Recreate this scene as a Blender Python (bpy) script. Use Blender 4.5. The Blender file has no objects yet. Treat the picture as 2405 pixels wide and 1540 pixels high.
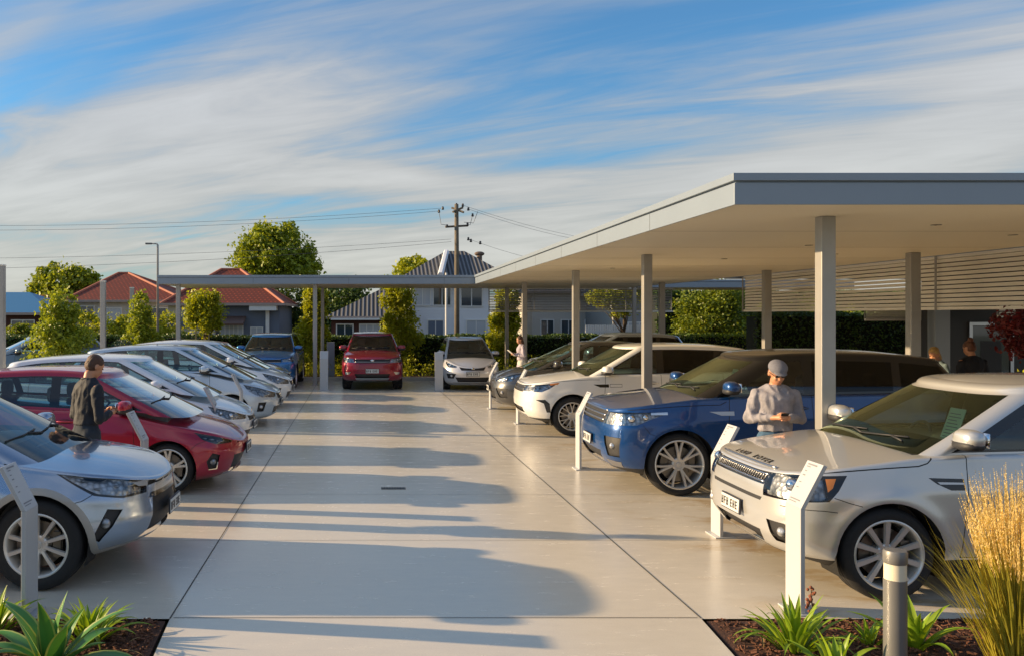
import bpy, bmesh, math, random
import numpy as np
from mathutils import Vector, Matrix
C = bpy.context; D = bpy.data; COL = C.scene.collection
R = math.radians; PI = math.pi
# ---------------------------------------------------------------- camera
FPX, VX, HY, CH = 2080.0, 877.0, 740.0, 2.2      # focal length, vanishing point and horizon measured on a 2405 px wide photo; eye height
cam = D.objects.new('camera', D.cameras.new('camera')); COL.objects.link(cam)
cam.location = (0, 0, CH); cam.rotation_euler = (R(90), 0, 0)
cam.data.sensor_width = 36; cam.data.lens = FPX / 2405 * 36
cam.data.shift_x = (1202.5 - VX) / 2405; cam.data.shift_y = (HY - 770) / 2405
cam.data.clip_start = 0.05; cam.data.clip_end = 4000
C.scene.camera = cam
# ---------------------------------------------------------------- sky, sun, exposure
SUN_EL, SUN_AZ = R(15.7), R(8.4)                  # from the left, a little behind the scene
wd = D.worlds.new('World'); C.scene.world = wd; wd.use_nodes = True
nt = wd.node_tree; nt.nodes.clear()
def N(t, **k):
    n = nt.nodes.new(t)
    for a, b in k.items(): setattr(n, a, b)
    return n
def Lk(a, b): nt.links.new(a, b)
sky = N('ShaderNodeTexSky', sky_type='NISHITA', sun_disc=False, sun_elevation=SUN_EL,
        sun_rotation=R(270) + SUN_AZ, altitude=50, air_density=1.0, dust_density=1.2, ozone_density=2.2)
tc = N('ShaderNodeTexCoord')
sep = N('ShaderNodeSeparateXYZ'); Lk(tc.outputs['Generated'], sep.inputs[0])
zz = N('ShaderNodeMath', operation='MAXIMUM'); Lk(sep.outputs['Z'], zz.inputs[0]); zz.inputs[1].default_value = 0.0
za = N('ShaderNodeMath', operation='ADD'); Lk(zz.outputs[0], za.inputs[0]); za.inputs[1].default_value = 0.10
dx = N('ShaderNodeMath', operation='DIVIDE'); Lk(sep.outputs['X'], dx.inputs[0]); Lk(za.outputs[0], dx.inputs[1])
dy = N('ShaderNodeMath', operation='DIVIDE'); Lk(sep.outputs['Y'], dy.inputs[0]); Lk(za.outputs[0], dy.inputs[1])
pl = N('ShaderNodeCombineXYZ'); Lk(dx.outputs[0], pl.inputs[0]); Lk(dy.outputs[0], pl.inputs[1])
def noise(scale, det, rough, dist, rot, sc, loc=(0, 0, 0)):
    m0 = N('ShaderNodeMapping'); m0.inputs['Rotation'].default_value = (0, 0, R(rot)); Lk(pl.outputs[0], m0.inputs['Vector'])
    m = N('ShaderNodeMapping'); m.inputs['Scale'].default_value = sc; m.inputs['Location'].default_value = loc
    Lk(m0.outputs[0], m.inputs['Vector'])
    n = N('ShaderNodeTexNoise'); n.inputs['Scale'].default_value = scale; n.inputs['Detail'].default_value = det
    n.inputs['Roughness'].default_value = rough; n.inputs['Distortion'].default_value = dist
    Lk(m.outputs[0], n.inputs['Vector']); return n.outputs['Fac']
def mth(op, a, b, clamp=False):
    n = N('ShaderNodeMath', operation=op, use_clamp=clamp)
    for i, v in enumerate((a, b)):
        if v is None: continue
        if isinstance(v, (int, float)): n.inputs[i].default_value = v
        else: Lk(v, n.inputs[i])
    return n.outputs[0]
def ramp(v, a, b, c0=0.0, c1=1.0, interp='SMOOTHSTEP'):
    n = N('ShaderNodeMapRange', interpolation_type=interp)
    n.inputs['From Min'].default_value = a; n.inputs['From Max'].default_value = b
    n.inputs['To Min'].default_value = c0; n.inputs['To Max'].default_value = c1
    Lk(v, n.inputs['Value']); return n.outputs[0]
CLOUD_LOC = (7.1, 2.7, 0)
big = noise(0.55, 3, 0.5, 0.8, -40, (1.0, 0.6, 1), CLOUD_LOC)
streak = noise(1.5, 7, 0.60, 1.2, -58, (1.4, 0.40, 1), (4.3, 1.2, 0))
fine = noise(5.0, 6, 0.62, 0.8, -56, (1.6, 0.35, 1), (5, 2, 0))
s1 = mth('ADD', mth('MULTIPLY', big, 0.60), mth('MULTIPLY', streak, 0.40))
s1 = mth('ADD', s1, mth('MULTIPLY', mth('SUBTRACT', fine, 0.5), 0.09))
low = ramp(sep.outputs['Z'], 0.0, 0.40, 0.14, -0.060, 'LINEAR')
s1 = mth('ADD', s1, low)
mask = ramp(s1, 0.35, 0.60, 0.04, 0.90)
thick = ramp(s1, 0.45, 0.75, 0.56, 0.80)
warm = N('ShaderNodeMix', data_type='RGBA'); Lk(ramp(sep.outputs['Z'], 0.02, 0.42), warm.inputs[0])
warm.inputs[6].default_value = (5.1, 4.95, 4.55, 1); warm.inputs[7].default_value = (5.3, 5.45, 5.75, 1)
cc = N('ShaderNodeVectorMath', operation='SCALE'); Lk(warm.outputs[2], cc.inputs[0]); Lk(mth('MULTIPLY', thick, ramp(sep.outputs['Z'], 0.42, 0.85, 1.0, 1.7)), cc.inputs[3])  # clouds high overhead, out of view, brightened to add fill light
tint = N('ShaderNodeMix', data_type='RGBA', blend_type='MULTIPLY'); tint.inputs[0].default_value = 1
Lk(sky.outputs[0], tint.inputs[6]); tint.inputs[7].default_value = (0.42, 0.84, 1.10, 1)
mx = N('ShaderNodeMix', data_type='RGBA'); Lk(mask, mx.inputs[0]); Lk(tint.outputs[2], mx.inputs[6]); Lk(cc.outputs[0], mx.inputs[7])
bg = N('ShaderNodeBackground'); bg.inputs['Strength'].default_value = 0.095; Lk(mx.outputs[2], bg.inputs['Color'])
wo = N('ShaderNodeOutputWorld'); Lk(bg.outputs[0], wo.inputs['Surface'])
sun = D.objects.new('sun', D.lights.new('sun', 'SUN')); COL.objects.link(sun)
sun.data.energy = 4.8; sun.data.angle = R(0.6); sun.data.color = (1.0, 0.72, 0.41)
sd = Vector((math.cos(SUN_EL) * math.cos(SUN_AZ), -math.cos(SUN_EL) * math.sin(SUN_AZ), -math.sin(SUN_EL)))   # travel direction
sun.rotation_euler = sd.to_track_quat('-Z', 'Y').to_euler(); sun.location = (-20, 10, 20)
vs = C.scene.view_settings; C.scene.display_settings.display_device = 'sRGB'
vs.view_transform = 'Standard'; vs.look = 'None'; vs.exposure = 0.84; vs.gamma = 1.0; vs.use_curve_mapping = False
# ---------------------------------------------------------------- helpers
rnd = random.Random(7)
def gx(px, s): return (px - VX) / s
def gp(px, py, z=0.0):
    """the point at height z seen at a pixel of the 2405 px wide photo"""
    s = (py - HY) / (CH - z); Y = FPX / s
    return Vector(((px - VX) / s, Y, z))
def at(px, py, Y):
    s = FPX / Y; return Vector(((px - VX) / s, Y, CH - (py - HY) / s))
MATS = {}
def mat(name, col=(.5, .5, .5), rough=.5, metal=0.0, coat=0.0, spec=0.5, emit=None, trans=0.0, coat_rough=0.03, fn=None, ior=1.5, sheen=0):
    if name in MATS: return MATS[name]
    m = D.materials.new(name); m.use_nodes = True; MATS[name] = m
    b = m.node_tree.nodes['Principled BSDF']
    b.inputs['Base Color'].default_value = (*col, 1); b.inputs['Roughness'].default_value = rough
    b.inputs['Metallic'].default_value = metal; b.inputs['Coat Weight'].default_value = coat
    b.inputs['Coat Roughness'].default_value = coat_rough; b.inputs['Specular IOR Level'].default_value = spec
    b.inputs['Transmission Weight'].default_value = trans; b.inputs['IOR'].default_value = ior
    if sheen: b.inputs['Sheen Weight'].default_value = sheen
    if fn: fn(m, m.node_tree, b)
    return m
def nd(t, typ, **k):
    n = t.nodes.new(typ)
    for a, b in k.items():
        if a in ('ins',):
            for i, v in b.items(): n.inputs[i].default_value = v
        else: setattr(n, a, b)
    return n
def vary(scale=3.0, amt=0.12, bump=0.0, bscale=60, rough_amt=0.0, stretch=(1, 1, 1), detail=5, coord='Object'):
    """mottle of the surface's own colour plus fine bump"""
    def f(m, t, b):
        tcn = nd(t, 'ShaderNodeTexCoord'); mp = nd(t, 'ShaderNodeMapping'); mp.inputs['Scale'].default_value = stretch
        t.links.new(tcn.outputs[coord], mp.inputs[0])
        n = nd(t, 'ShaderNodeTexNoise', ins={'Scale': scale, 'Detail': detail, 'Roughness': .6}); t.links.new(mp.outputs[0], n.inputs['Vector'])
        c = b.inputs['Base Color'].default_value[:3]
        r = nd(t, 'ShaderNodeMix', data_type='RGBA'); t.links.new(n.outputs['Fac'], r.inputs[0])
        r.inputs[6].default_value = (*[x * (1 - amt * 1.6) for x in c], 1); r.inputs[7].default_value = (*[min(1, x * (1 + amt * 1.6)) for x in c], 1)
        t.links.new(r.outputs[2], b.inputs['Base Color'])
        if rough_amt:
            q = nd(t, 'ShaderNodeMapRange'); ro = b.inputs['Roughness'].default_value
            q.inputs['To Min'].default_value = ro - rough_amt; q.inputs['To Max'].default_value = ro + rough_amt
            t.links.new(n.outputs['Fac'], q.inputs[0]); t.links.new(q.outputs[0], b.inputs['Roughness'])
        if bump:
            n2 = nd(t, 'ShaderNodeTexNoise', ins={'Scale': bscale, 'Detail': 4}); t.links.new(mp.outputs[0], n2.inputs['Vector'])
            bp = nd(t, 'ShaderNodeBump', ins={'Strength': bump, 'Distance': 0.01}); t.links.new(n2.outputs['Fac'], bp.inputs['Height'])
            t.links.new(bp.outputs[0], b.inputs['Normal'])
    return f
def tag(o, label, cat, group=None, kind=None):
    if label: o['label'] = label
    if cat: o['category'] = cat
    if group: o['group'] = group
    if kind: o['kind'] = kind
    return o
def empty(name, loc=(0, 0, 0), rz=0.0, parent=None):
    o = D.objects.new(name, None); o.empty_display_size = .3; COL.objects.link(o); o.location = loc; o.rotation_euler = (0, 0, rz)
    if parent: o.parent = parent
    return o
def mobj(name, V, F, m, parent=None, smooth=False, normals=None, mi=None, loc=None):
    me = D.meshes.new(name); me.from_pydata([tuple(v) for v in V], [], [tuple(f) for f in F])
    for q in (m if isinstance(m, (list, tuple)) else [m]): me.materials.append(q)
    if mi is not None: me.polygons.foreach_set('material_index', mi)
    if smooth: me.polygons.foreach_set('use_smooth', [True] * len(me.polygons))
    me.update()
    if normals is not None: me.normals_split_custom_set_from_vertices([tuple(n) for n in normals])
    o = D.objects.new(name, me); COL.objects.link(o)
    if loc is not None: o.location = loc
    if parent: o.parent = parent
    return o
class MB:
    """collects shapes into one mesh"""
    def __init__(s): s.V = []; s.F = []; s.M = []
    def add(s, V, F, M=None, mi=0):
        o = len(s.V)
        for v in V:
            v = Vector(v); s.V.append(tuple(M @ v if M else v))
        for f in F: s.F.append(tuple(i + o for i in f)); s.M.append(mi)
        return s
    def box(s, x0, x1, y0, y1, z0, z1, M=None, mi=0):
        V = [(x0, y0, z0), (x1, y0, z0), (x1, y1, z0), (x0, y1, z0), (x0, y0, z1), (x1, y0, z1), (x1, y1, z1), (x0, y1, z1)]
        return s.add(V, [(0, 3, 2, 1), (4, 5, 6, 7), (0, 1, 5, 4), (1, 2, 6, 5), (2, 3, 7, 6), (3, 0, 4, 7)], M, mi)
    def prism(s, poly, axis, a, b, M=None, mi=0):
        """polygon in the plane normal to axis, from a to b"""
        n = len(poly); V = []
        for t in (a, b):
            for u, v in poly: V.append({'x': (t, u, v), 'y': (u, t, v), 'z': (u, v, t)}[axis])
        F = [tuple(range(n))[::-1], tuple(range(n, 2 * n))] + [(i, (i + 1) % n, n + (i + 1) % n, n + i) for i in range(n)]
        return s.add(V, F, M, mi)
    def tube(s, pts, r, n=8, M=None, mi=0, cap=True):
        pts = [Vector(p) for p in pts]; rr = r if isinstance(r, (list, tuple)) else [r] * len(pts)
        V = []; F = []; up = None
        for i, p in enumerate(pts):
            d = (pts[min(i + 1, len(pts) - 1)] - pts[max(i - 1, 0)]).normalized()
            if up is None: up = Vector((0, 0, 1)) if abs(d.z) < .9 else Vector((1, 0, 0))
            a = d.cross(up).normalized(); b2 = a.cross(d).normalized(); up = b2
            for k in range(n):
                t = 2 * PI * k / n; V.append(p + (a * math.cos(t) + b2 * math.sin(t)) * rr[i])
        for i in range(len(pts) - 1):
            for k in range(n): F.append((i * n + k, i * n + (k + 1) % n, (i + 1) * n + (k + 1) % n, (i + 1) * n + k))
        if cap: F.append(tuple(range(n))[::-1]); F.append(tuple(range((len(pts) - 1) * n, len(pts) * n)))
        return s.add(V, F, M, mi)
    def lathe(s, prof, n=24, M=None, mi=0, axis='z'):
        """profile of (radius, height)"""
        V = []; F = []; m = len(prof)
        for k in range(n):
            t = 2 * PI * k / n; c, q = math.cos(t), math.sin(t)
            for r, h in prof: V.append({'z': (r * c, r * q, h), 'y': (r * c, h, r * q), 'x': (h, r * c, r * q)}[axis])
        for k in range(n):
            k2 = (k + 1) % n
            for i in range(m - 1): F.append((k * m + i, k2 * m + i, k2 * m + i + 1, k * m + i + 1))
        return s.add(V, F, M, mi)
    def ball(s, c, r, n=10, mi=0, M=None, p=1.0):
        r = r if isinstance(r, (list, tuple)) else (r, r, r); V = []; F = []
        sg = lambda q: math.copysign(abs(q) ** p, q)
        for i in range(n + 1):
            a = -PI / 2 + PI * i / n
            for k in range(2 * n):
                t = PI * k / n
                V.append((c[0] + r[0] * sg(math.cos(a)) * sg(math.cos(t)), c[1] + r[1] * sg(math.cos(a)) * sg(math.sin(t)), c[2] + r[2] * sg(math.sin(a))))
        for i in range(n):
            for k in range(2 * n): F.append((i * 2 * n + k, i * 2 * n + (k + 1) % (2 * n), (i + 1) * 2 * n + (k + 1) % (2 * n), (i + 1) * 2 * n + k))
        return s.add(V, F, M, mi)
    def obj(s, name, m, parent=None, smooth=False, bevel=0.0, auto=None, loc=None):
        o = mobj(name, s.V, s.F, m, parent, smooth, mi=s.M, loc=loc)
        bm = bmesh.new(); bm.from_mesh(o.data); bmesh.ops.remove_doubles(bm, verts=bm.verts, dist=1e-5)
        bmesh.ops.recalc_face_normals(bm, faces=bm.faces); bm.to_mesh(o.data); bm.free()
        if bevel:
            md = o.modifiers.new('bevel', 'BEVEL'); md.width = bevel; md.segments = 2; md.limit_method = 'ANGLE'; md.angle_limit = R(40)
        if auto is not None:
            for p in o.data.polygons: p.use_smooth = True
            bm = bmesh.new(); bm.from_mesh(o.data)
            for e in bm.edges:
                if len(e.link_faces) == 2 and e.calc_face_angle(0) > R(auto): e.smooth = False
            bm.to_mesh(o.data); bm.free()
        return o
def dup(o, parent=None):
    c = o.copy(); COL.objects.link(c)
    if parent: c.parent = parent
    for ch in [q for q in D.objects if q.parent == o]: dup(ch, c)
    return c
# ================================================================ cars
def soft(pts, w):
    """smooth curve through loosely given points"""
    pts = sorted(pts); px = np.array([p[0] for p in pts]); py = np.array([p[1] for p in pts])
    s0 = (py[1] - py[0]) / (px[1] - px[0]); s1 = (py[-1] - py[-2]) / (px[-1] - px[-2])
    px = np.r_[px[0] - 2, px, px[-1] + 2]; py = np.r_[py[0] - 2 * s0, py, py[-1] + 2 * s1]
    xs = np.arange(px[0], px[-1], 0.004); ys = np.interp(xs, px, py)
    k = max(1, int(w / 0.004)); ker = np.ones(k) / k
    for _ in range(2):
        yp = np.pad(ys, k, mode='reflect', reflect_type='odd'); ys = np.convolve(yp, ker, 'same')[k:-k]
    return lambda q: np.interp(q, xs, ys)
def glass_fn(tint, refl, gcol=(1, 1, 1)):
    def f(m, t, b):
        t.nodes.remove(b); out = [n for n in t.nodes if n.type == 'OUTPUT_MATERIAL'][0]
        tr = nd(t, 'ShaderNodeBsdfTransparent'); tr.inputs[0].default_value = (*tint, 1)
        gl = nd(t, 'ShaderNodeBsdfGlossy'); gl.inputs['Roughness'].default_value = 0.01; gl.inputs[0].default_value = (*gcol, 1)
        fr = nd(t, 'ShaderNodeFresnel'); fr.inputs[0].default_value = 1.5
        mr = nd(t, 'ShaderNodeMath', operation='MULTIPLY', use_clamp=True); mr.inputs[1].default_value = refl; t.links.new(fr.outputs[0], mr.inputs[0])
        mxs = nd(t, 'ShaderNodeMixShader'); t.links.new(mr.outputs[0], mxs.inputs[0]); t.links.new(tr.outputs[0], mxs.inputs[1]); t.links.new(gl.outputs[0], mxs.inputs[2])
        t.links.new(mxs.outputs[0], out.inputs[0])
    return f
def paint(name, col, metal=0.6, rough=0.32):
    def f(m, t, b):
        n = nd(t, 'ShaderNodeTexNoise', ins={'Scale': 900.0, 'Detail': 1.0}); tcn = nd(t, 'ShaderNodeTexCoord'); t.links.new(tcn.outputs['Object'], n.inputs['Vector'])
        mr = nd(t, 'ShaderNodeMapRange'); mr.inputs['To Min'].default_value = rough - .06; mr.inputs['To Max'].default_value = rough + .08
        t.links.new(n.outputs['Fac'], mr.inputs[0]); t.links.new(mr.outputs[0], b.inputs['Roughness'])
    return mat(name, col, rough, metal, coat=1.0, fn=f, coat_rough=0.02)
M_GLS = mat('side window glass', fn=glass_fn((.60, .76, .74), 1.8))
M_GLW = mat('windscreen glass', fn=glass_fn((.70, .82, .66), 1.7, (.80, .95, .72)))
M_GLW2 = mat('clear windscreen glass', fn=glass_fn((.66, .78, .74), 2.3, (.93, .98, 1.0)))
M_GLW3 = mat('near windscreen glass', fn=glass_fn((.60, .74, .72), 1.25, (.93, .98, 1.0)))
M_GLD = mat('dark privacy glass', fn=glass_fn((.03, .035, .03), .8))
M_LENS = mat('lamp lens', fn=glass_fn((.86, .88, .9), 1.6))
M_TRIM = mat('black gloss trim', (.008, .008, .009), .12, coat=.5)
M_PLAS = mat('black textured plastic', (.022, .022, .024), .55, fn=vary(40, .2, .15, 400))
M_SEAM = mat('shut line rubber', (.006, .006, .006), .8)
M_CHR = mat('chrome', (.75, .75, .76), .08, 1.0)
M_SAT = mat('satin aluminium', (.50, .50, .51), .28, 1.0)
def lamp_fn(m, t, b):
    tcn = nd(t, 'ShaderNodeTexCoord'); v = nd(t, 'ShaderNodeTexVoronoi', ins={'Scale': 26.0}); t.links.new(tcn.outputs['Object'], v.inputs['Vector'])
    mxx = nd(t, 'ShaderNodeMix', data_type='RGBA'); t.links.new(v.outputs['Distance'], mxx.inputs[0]); mxx.inputs[6].default_value = (.85, .86, .88, 1); mxx.inputs[7].default_value = (.10, .105, .11, 1); t.links.new(mxx.outputs[2], b.inputs['Base Color'])
    bp = nd(t, 'ShaderNodeBump', ins={'Strength': .6, 'Distance': .01}); t.links.new(v.outputs['Distance'], bp.inputs['Height']); t.links.new(bp.outputs[0], b.inputs['Normal'])
M_LAMP = mat('lamp reflector', (.55, .57, .60), .30, .55, fn=lamp_fn)
M_BEZEL = mat('lamp bezel', (.06, .065, .07), .3)
M_AMB = mat('amber lamp plastic', (.55, .20, .05), .2)
M_REDL = mat('red lamp plastic', (.45, .01, .01), .15, coat=.5)
M_TYRE = mat('tyre rubber', (.014, .014, .015), .75, fn=vary(30, .3, .3, 220))
M_RIM = mat('alloy rim', (.66, .64, .60), .30, .45, coat=.5)
M_DISC = mat('brake disc steel', (.22, .21, .20), .35, 1.0)
M_WELL = mat('wheel well liner', (.008, .008, .008), .9)
M_INT = mat('charcoal interior', (.11, .112, .115), .7, fn=vary(20, .2))
M_INTT = mat('beige seat leather', (.26, .24, .20), .5, fn=vary(20, .15))
M_PLATE = mat('number plate white', (.62, .63, .60), .35)
M_PLBLK = mat('plate lettering', (.02, .02, .03), .5)
M_PAPER = mat('green tinted price sheet', (.80, .95, .74), .6)
def in_poly(u, v, P):
    c = False; j = len(P) - 1
    for i in range(len(P)):
        if (P[i][1] > v) != (P[j][1] > v) and u < (P[j][0] - P[i][0]) * (v - P[i][1]) / (P[j][1] - P[i][1]) + P[i][0]: c = not c
        j = i
    return c
def offset_poly(P, d):
    """polygon moved outwards by d (P counter clockwise or clockwise)"""
    A = sum(P[i][0] * P[(i + 1) % len(P)][1] - P[(i + 1) % len(P)][0] * P[i][1] for i in range(len(P)))
    sg = 1 if A > 0 else -1; n = len(P); out = []
    for i in range(n):
        p0, p1, p2 = P[i - 1], P[i], P[(i + 1) % n]
        def nrm(a, b):
            dx, dy = b[0] - a[0], b[1] - a[1]; l = math.hypot(dx, dy) or 1; return (sg * dy / l, -sg * dx / l)
        n1, n2 = nrm(p0, p1), nrm(p1, p2); k = 1 + n1[0] * n2[0] + n1[1] * n2[1]; k = max(k, .35)
        out.append((p1[0] + (n1[0] + n2[0]) * d / k, p1[1] + (n1[1] + n2[1]) * d / k))
    return out
def strip(pts, w):
    L, Rr = [], []
    for i, p in enumerate(pts):
        a = pts[max(i - 1, 0)]; b = pts[min(i + 1, len(pts) - 1)]; dx, dy = b[0] - a[0], b[1] - a[1]; l = math.hypot(dx, dy)
        L.append((p[0] - dy / l * w / 2, p[1] + dx / l * w / 2)); Rr.append((p[0] + dy / l * w / 2, p[1] - dx / l * w / 2))
    return L + Rr[::-1]
def cut(bm, lay, proj, poly, tg, cond):
    """cuts the outline of poly into the shell and marks the faces inside"""
    ax = {'s': (0, 2), 'f': (1, 2), 't': (0, 1)}[proj]; wa = {'s': 1, 'f': 0, 't': 2}[proj]
    u0 = min(p[0] for p in poly) - .05; u1 = max(p[0] for p in poly) + .05; v0 = min(p[1] for p in poly) - .05; v1 = max(p[1] for p in poly) + .05
    cand = set()
    for f in bm.faces:
        c = f.calc_center_median()
        if u0 < c[ax[0]] < u1 and v0 < c[ax[1]] < v1 and cond(c, f): cand.add(f)
    if not cand: return
    for i in range(len(poly)):
        a = poly[i]; b = poly[(i + 1) % len(poly)]; du, dv = b[0] - a[0], b[1] - a[1]
        if math.hypot(du, dv) < 1e-5: continue
        co = [0, 0, 0]; co[ax[0]] = a[0]; co[ax[1]] = a[1]; no = [0, 0, 0]; no[ax[0]] = dv; no[ax[1]] = -du
        m = .004; lo = (min(a[0], b[0]) - m, min(a[1], b[1]) - m); hi = (max(a[0], b[0]) + m, max(a[1], b[1]) + m)
        sub = []
        for f in cand:
            us = [v.co[ax[0]] for v in f.verts]; vs_ = [v.co[ax[1]] for v in f.verts]
            if max(us) >= lo[0] and min(us) <= hi[0] and max(vs_) >= lo[1] and min(vs_) <= hi[1]: sub.append(f)
        if not sub: continue
        g = list({v for f in sub for v in f.verts}) + list({e for f in sub for e in f.edges}) + sub
        r = bmesh.ops.bisect_plane(bm, geom=g, dist=1e-5, plane_co=co, plane_no=Vector(no).normalized())
        cand = {f for f in cand if f.is_valid} | {q for q in r['geom'] if isinstance(q, bmesh.types.BMFace)}
    for f in cand:
        if f.is_valid:
            c = f.calc_center_median()
            if in_poly(c[ax[0]], c[ax[1]], poly): f[lay] = tg
_wheels = {}
def wheel_mesh(rt, rr, tw, style):
    key = (rt, rr, tw, style)
    if key in _wheels: return _wheels[key]
    h = tw / 2
    t = MB(); t.lathe([(rr - .012, -h + .02), (rr, -h + .004), (rr + .012, -h), (rr + (rt - rr) * .5, -h - .008), (rt - .03, -h + .003), (rt - .010, -h + .018), (rt - .001, -h + .045),
                       (rt, -h + .06), (rt - .008, -h + .064), (rt - .008, -h + .072), (rt, -h + .076), (rt, -.008), (rt - .008, -.005), (rt - .008, .005), (rt, .008), (rt, h - .076), (rt - .008, h - .072), (rt - .008, h - .064), (rt, h - .06),
                       (rt - .001, h - .045), (rt - .010, h - .018), (rt - .03, h - .003), (rr + (rt - rr) * .5, h + .008), (rr + .012, h), (rr, h - .004), (rr - .012, h - .02)], 56, axis='y')
    tyre = t.obj('tyre', M_TYRE, smooth=True)
    n, kind, wsp = style
    r = MB()
    r.lathe([(rr - .03, -h + .03), (rr - .028, h - .06), (rr - .022, h - .03), (rr - .018, h - .008), (rr - .006, h + .002), (rr + .004, h - .002), (rr + .006, h - .012)], 56, axis='y')
    ys = h - .022
    def spoke(a, w0, w1, r0=.055, r1=None, twist=0.0):
        r1 = r1 or rr - .018; V = []; steps = 5
        for i in range(steps + 1):
            k = i / steps; q = r0 + (r1 - r0) * k; w = w0 + (w1 - w0) * k; aa = a + twist * k
            yy = ys - .012 + .018 * math.sin(k * PI * .6) + (.006 if k > .8 else 0); c, s_ = math.cos(aa), math.sin(aa)
            for (ww, dy) in ((-w / 2, -.022), (-w / 2 * .72, 0), (w / 2 * .72, 0), (w / 2, -.022)):
                V.append((q * c - ww * s_, yy + dy, q * s_ + ww * c))
        F = []
        for i in range(steps):
            for k in range(3): F.append((i * 4 + k, i * 4 + k + 1, i * 4 + 5 + k, i * 4 + 4 + k))
            F.append((i * 4 + 3, i * 4, i * 4 + 4, i * 4 + 7))
        F += [(0, 1, 2, 3), (steps * 4 + 3, steps * 4 + 2, steps * 4 + 1, steps * 4)]
        r.add(V, F)
    for i in range(n):
        a = PI / 2 + 2 * PI * i / n
        if kind == 'single': spoke(a, wsp * .8, wsp * 1.15)
        elif kind == 'twin':
            o = .115
            spoke(a - o * .35, wsp * .6, wsp * .62, twist=-o); spoke(a + o * .35, wsp * .6, wsp * .62, twist=o)
        elif kind == 'split':
            spoke(a, wsp, wsp * .7, r1=rr * .5); spoke(a - .02, wsp * .6, wsp * .6, r0=rr * .35, twist=-.16); spoke(a + .02, wsp * .6, wsp * .6, r0=rr * .35, twist=.16)
    r.lathe([(.001, ys - .002), (.026, ys - .002), (.030, ys - .008), (.034, ys - .016), (.066, ys - .012), (.078, ys - .02), (.08, ys - .05), (.001, ys - .05)], 24, axis='y')
    for i in range(5):
        a = 2 * PI * i / 5 + .3; r.lathe([(.001, ys - .004), (.007, ys - .004), (.009, ys - .02)], 8, M=Matrix.Translation((.052 * math.cos(a), 0, .052 * math.sin(a))), axis='y')
    rim = r.obj('rim', M_RIM, auto=40)
    d = MB(); rd = rr * .72
    d.lathe([(.05, h - .075), (rd * .55, h - .075), (rd * .56, h - .085), (rd, h - .085), (rd, h - .105), (.05, h - .105)], 32, axis='y')
    d.box(-rd * .95, -rd * .62, h - .13, h - .06, -.10, .10)
    d.lathe([(rr - .035, -h + .03), (rr - .04, -h + .02), (.02, -h + .02)], 32, axis='y', mi=1)
    disc = d.obj('wheel', [M_DISC, M_WELL], auto=40)
    out = []
    for o in (disc, tyre, rim):
        out.append(o.data); D.objects.remove(o)
    _wheels[key] = out; return out
_shared = {}
def shared(key, fn):
    if key not in _shared:
        o = fn(); _shared[key] = o.data; D.objects.remove(o)
    return _shared[key]
def link(name, me, parent, loc=(0, 0, 0), rz=0, scale=None):
    o = D.objects.new(name, me); COL.objects.link(o); o.parent = parent; o.location = loc; o.rotation_euler = (0, 0, rz)
    if scale: o.scale = scale
    return o
def seat_mesh(m):
    def f():
        b = MB()
        b.ball((0, 0, .10), (.27, .25, .12), 8, p=.55)
        b.ball((-.25, 0, .42), (.10, .24, .34), 8, p=.55, M=Matrix.Translation((-.02, 0, 0)) @ Matrix.Rotation(R(-10), 4, 'Y'))
        b.ball((-.36, 0, .83), (.055, .13, .10), 8, p=.6)
        b.box(-.37, -.35, -.06, -.05, .7, .8); b.box(-.37, -.35, .05, .06, .7, .8)
        return b.obj('seat', m, smooth=True)
    return shared('seat' + m.name, f)
def steer_mesh():
    def f():
        b = MB(); pts = [(0, .18 * math.cos(2 * PI * i / 24), .18 * math.sin(2 * PI * i / 24)) for i in range(25)]
        b.tube(pts, .014, 8, cap=False); b.tube([(0, -.17, 0), (-.03, 0, 0), (0, .17, 0)], .018, 6); b.tube([(-.03, 0, 0), (0, 0, -.17)], .016, 6); b.ball((-.03, 0, 0), (.03, .07, .06), 6)
        o = b.obj('steering_wheel', M_INT, smooth=True); return o
    return shared('steer', f)
def mirror_mesh(cap):
    def f():
        b = MB()
        b.ball((0, .13, 0), (.085, .125, .078), 10, p=.75, mi=0)
        b.ball((.004, .13, -.045), (.088, .122, .042), 8, p=.7, mi=1)
        b.prism([(-.05, -.02), (.04, -.03), (.02, -.06), (-.05, -.055)], 'y', -.06, .10, mi=1)
        b.box(-.088, -.080, .03, .235, -.055, .055, mi=2)
        return b.obj('mirror', [cap, M_PLAS, M_CHR], smooth=True)
    return shared('mirror' + cap.name, f)
def handle_mesh(m):
    def f():
        b = MB(); b.tube([(-.11, 0, 0), (-.09, .022, .002), (0, .032, .004), (.09, .022, .002), (.11, 0, 0)], [.010, .012, .013, .012, .010], 8); b.ball((0, .0, 0), (.10, .006, .026), 6, mi=1)
        return b.obj('handle', [m, M_SEAM], smooth=True)
    return shared('handle' + m.name, f)
def plate_mesh(dark=False):
    def f():
        b = MB(); b.box(-.006, .006, -.196, .196, -.066, .066, mi=0); b.box(.004, .012, -.186, .186, -.056, .056, mi=1)
        rr_ = random.Random(4); y = .15
        for k in range(6):
            if k == 3: y -= .03
            b.box(.0115, .014, y - .036, y - .024, -.034, .034, mi=2)
            if k % 2 == 0: b.box(.0115, .014, y - .036, y, .022, .034, mi=2)
            if k % 3 != 1: b.box(.0115, .014, y - .036, y, -.034, -.022, mi=2)
            if k % 2: b.box(.0115, .014, y - .012, y, -.034, .034, mi=2)
            b.box(.0115, .014, y - .036, y, -.005, .006, mi=2)
            y -= .052
        return b.obj('number_plate', [M_PLBLK, M_PLATE, M_PLBLK], bevel=.002)
    return shared('plate', f)
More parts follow.
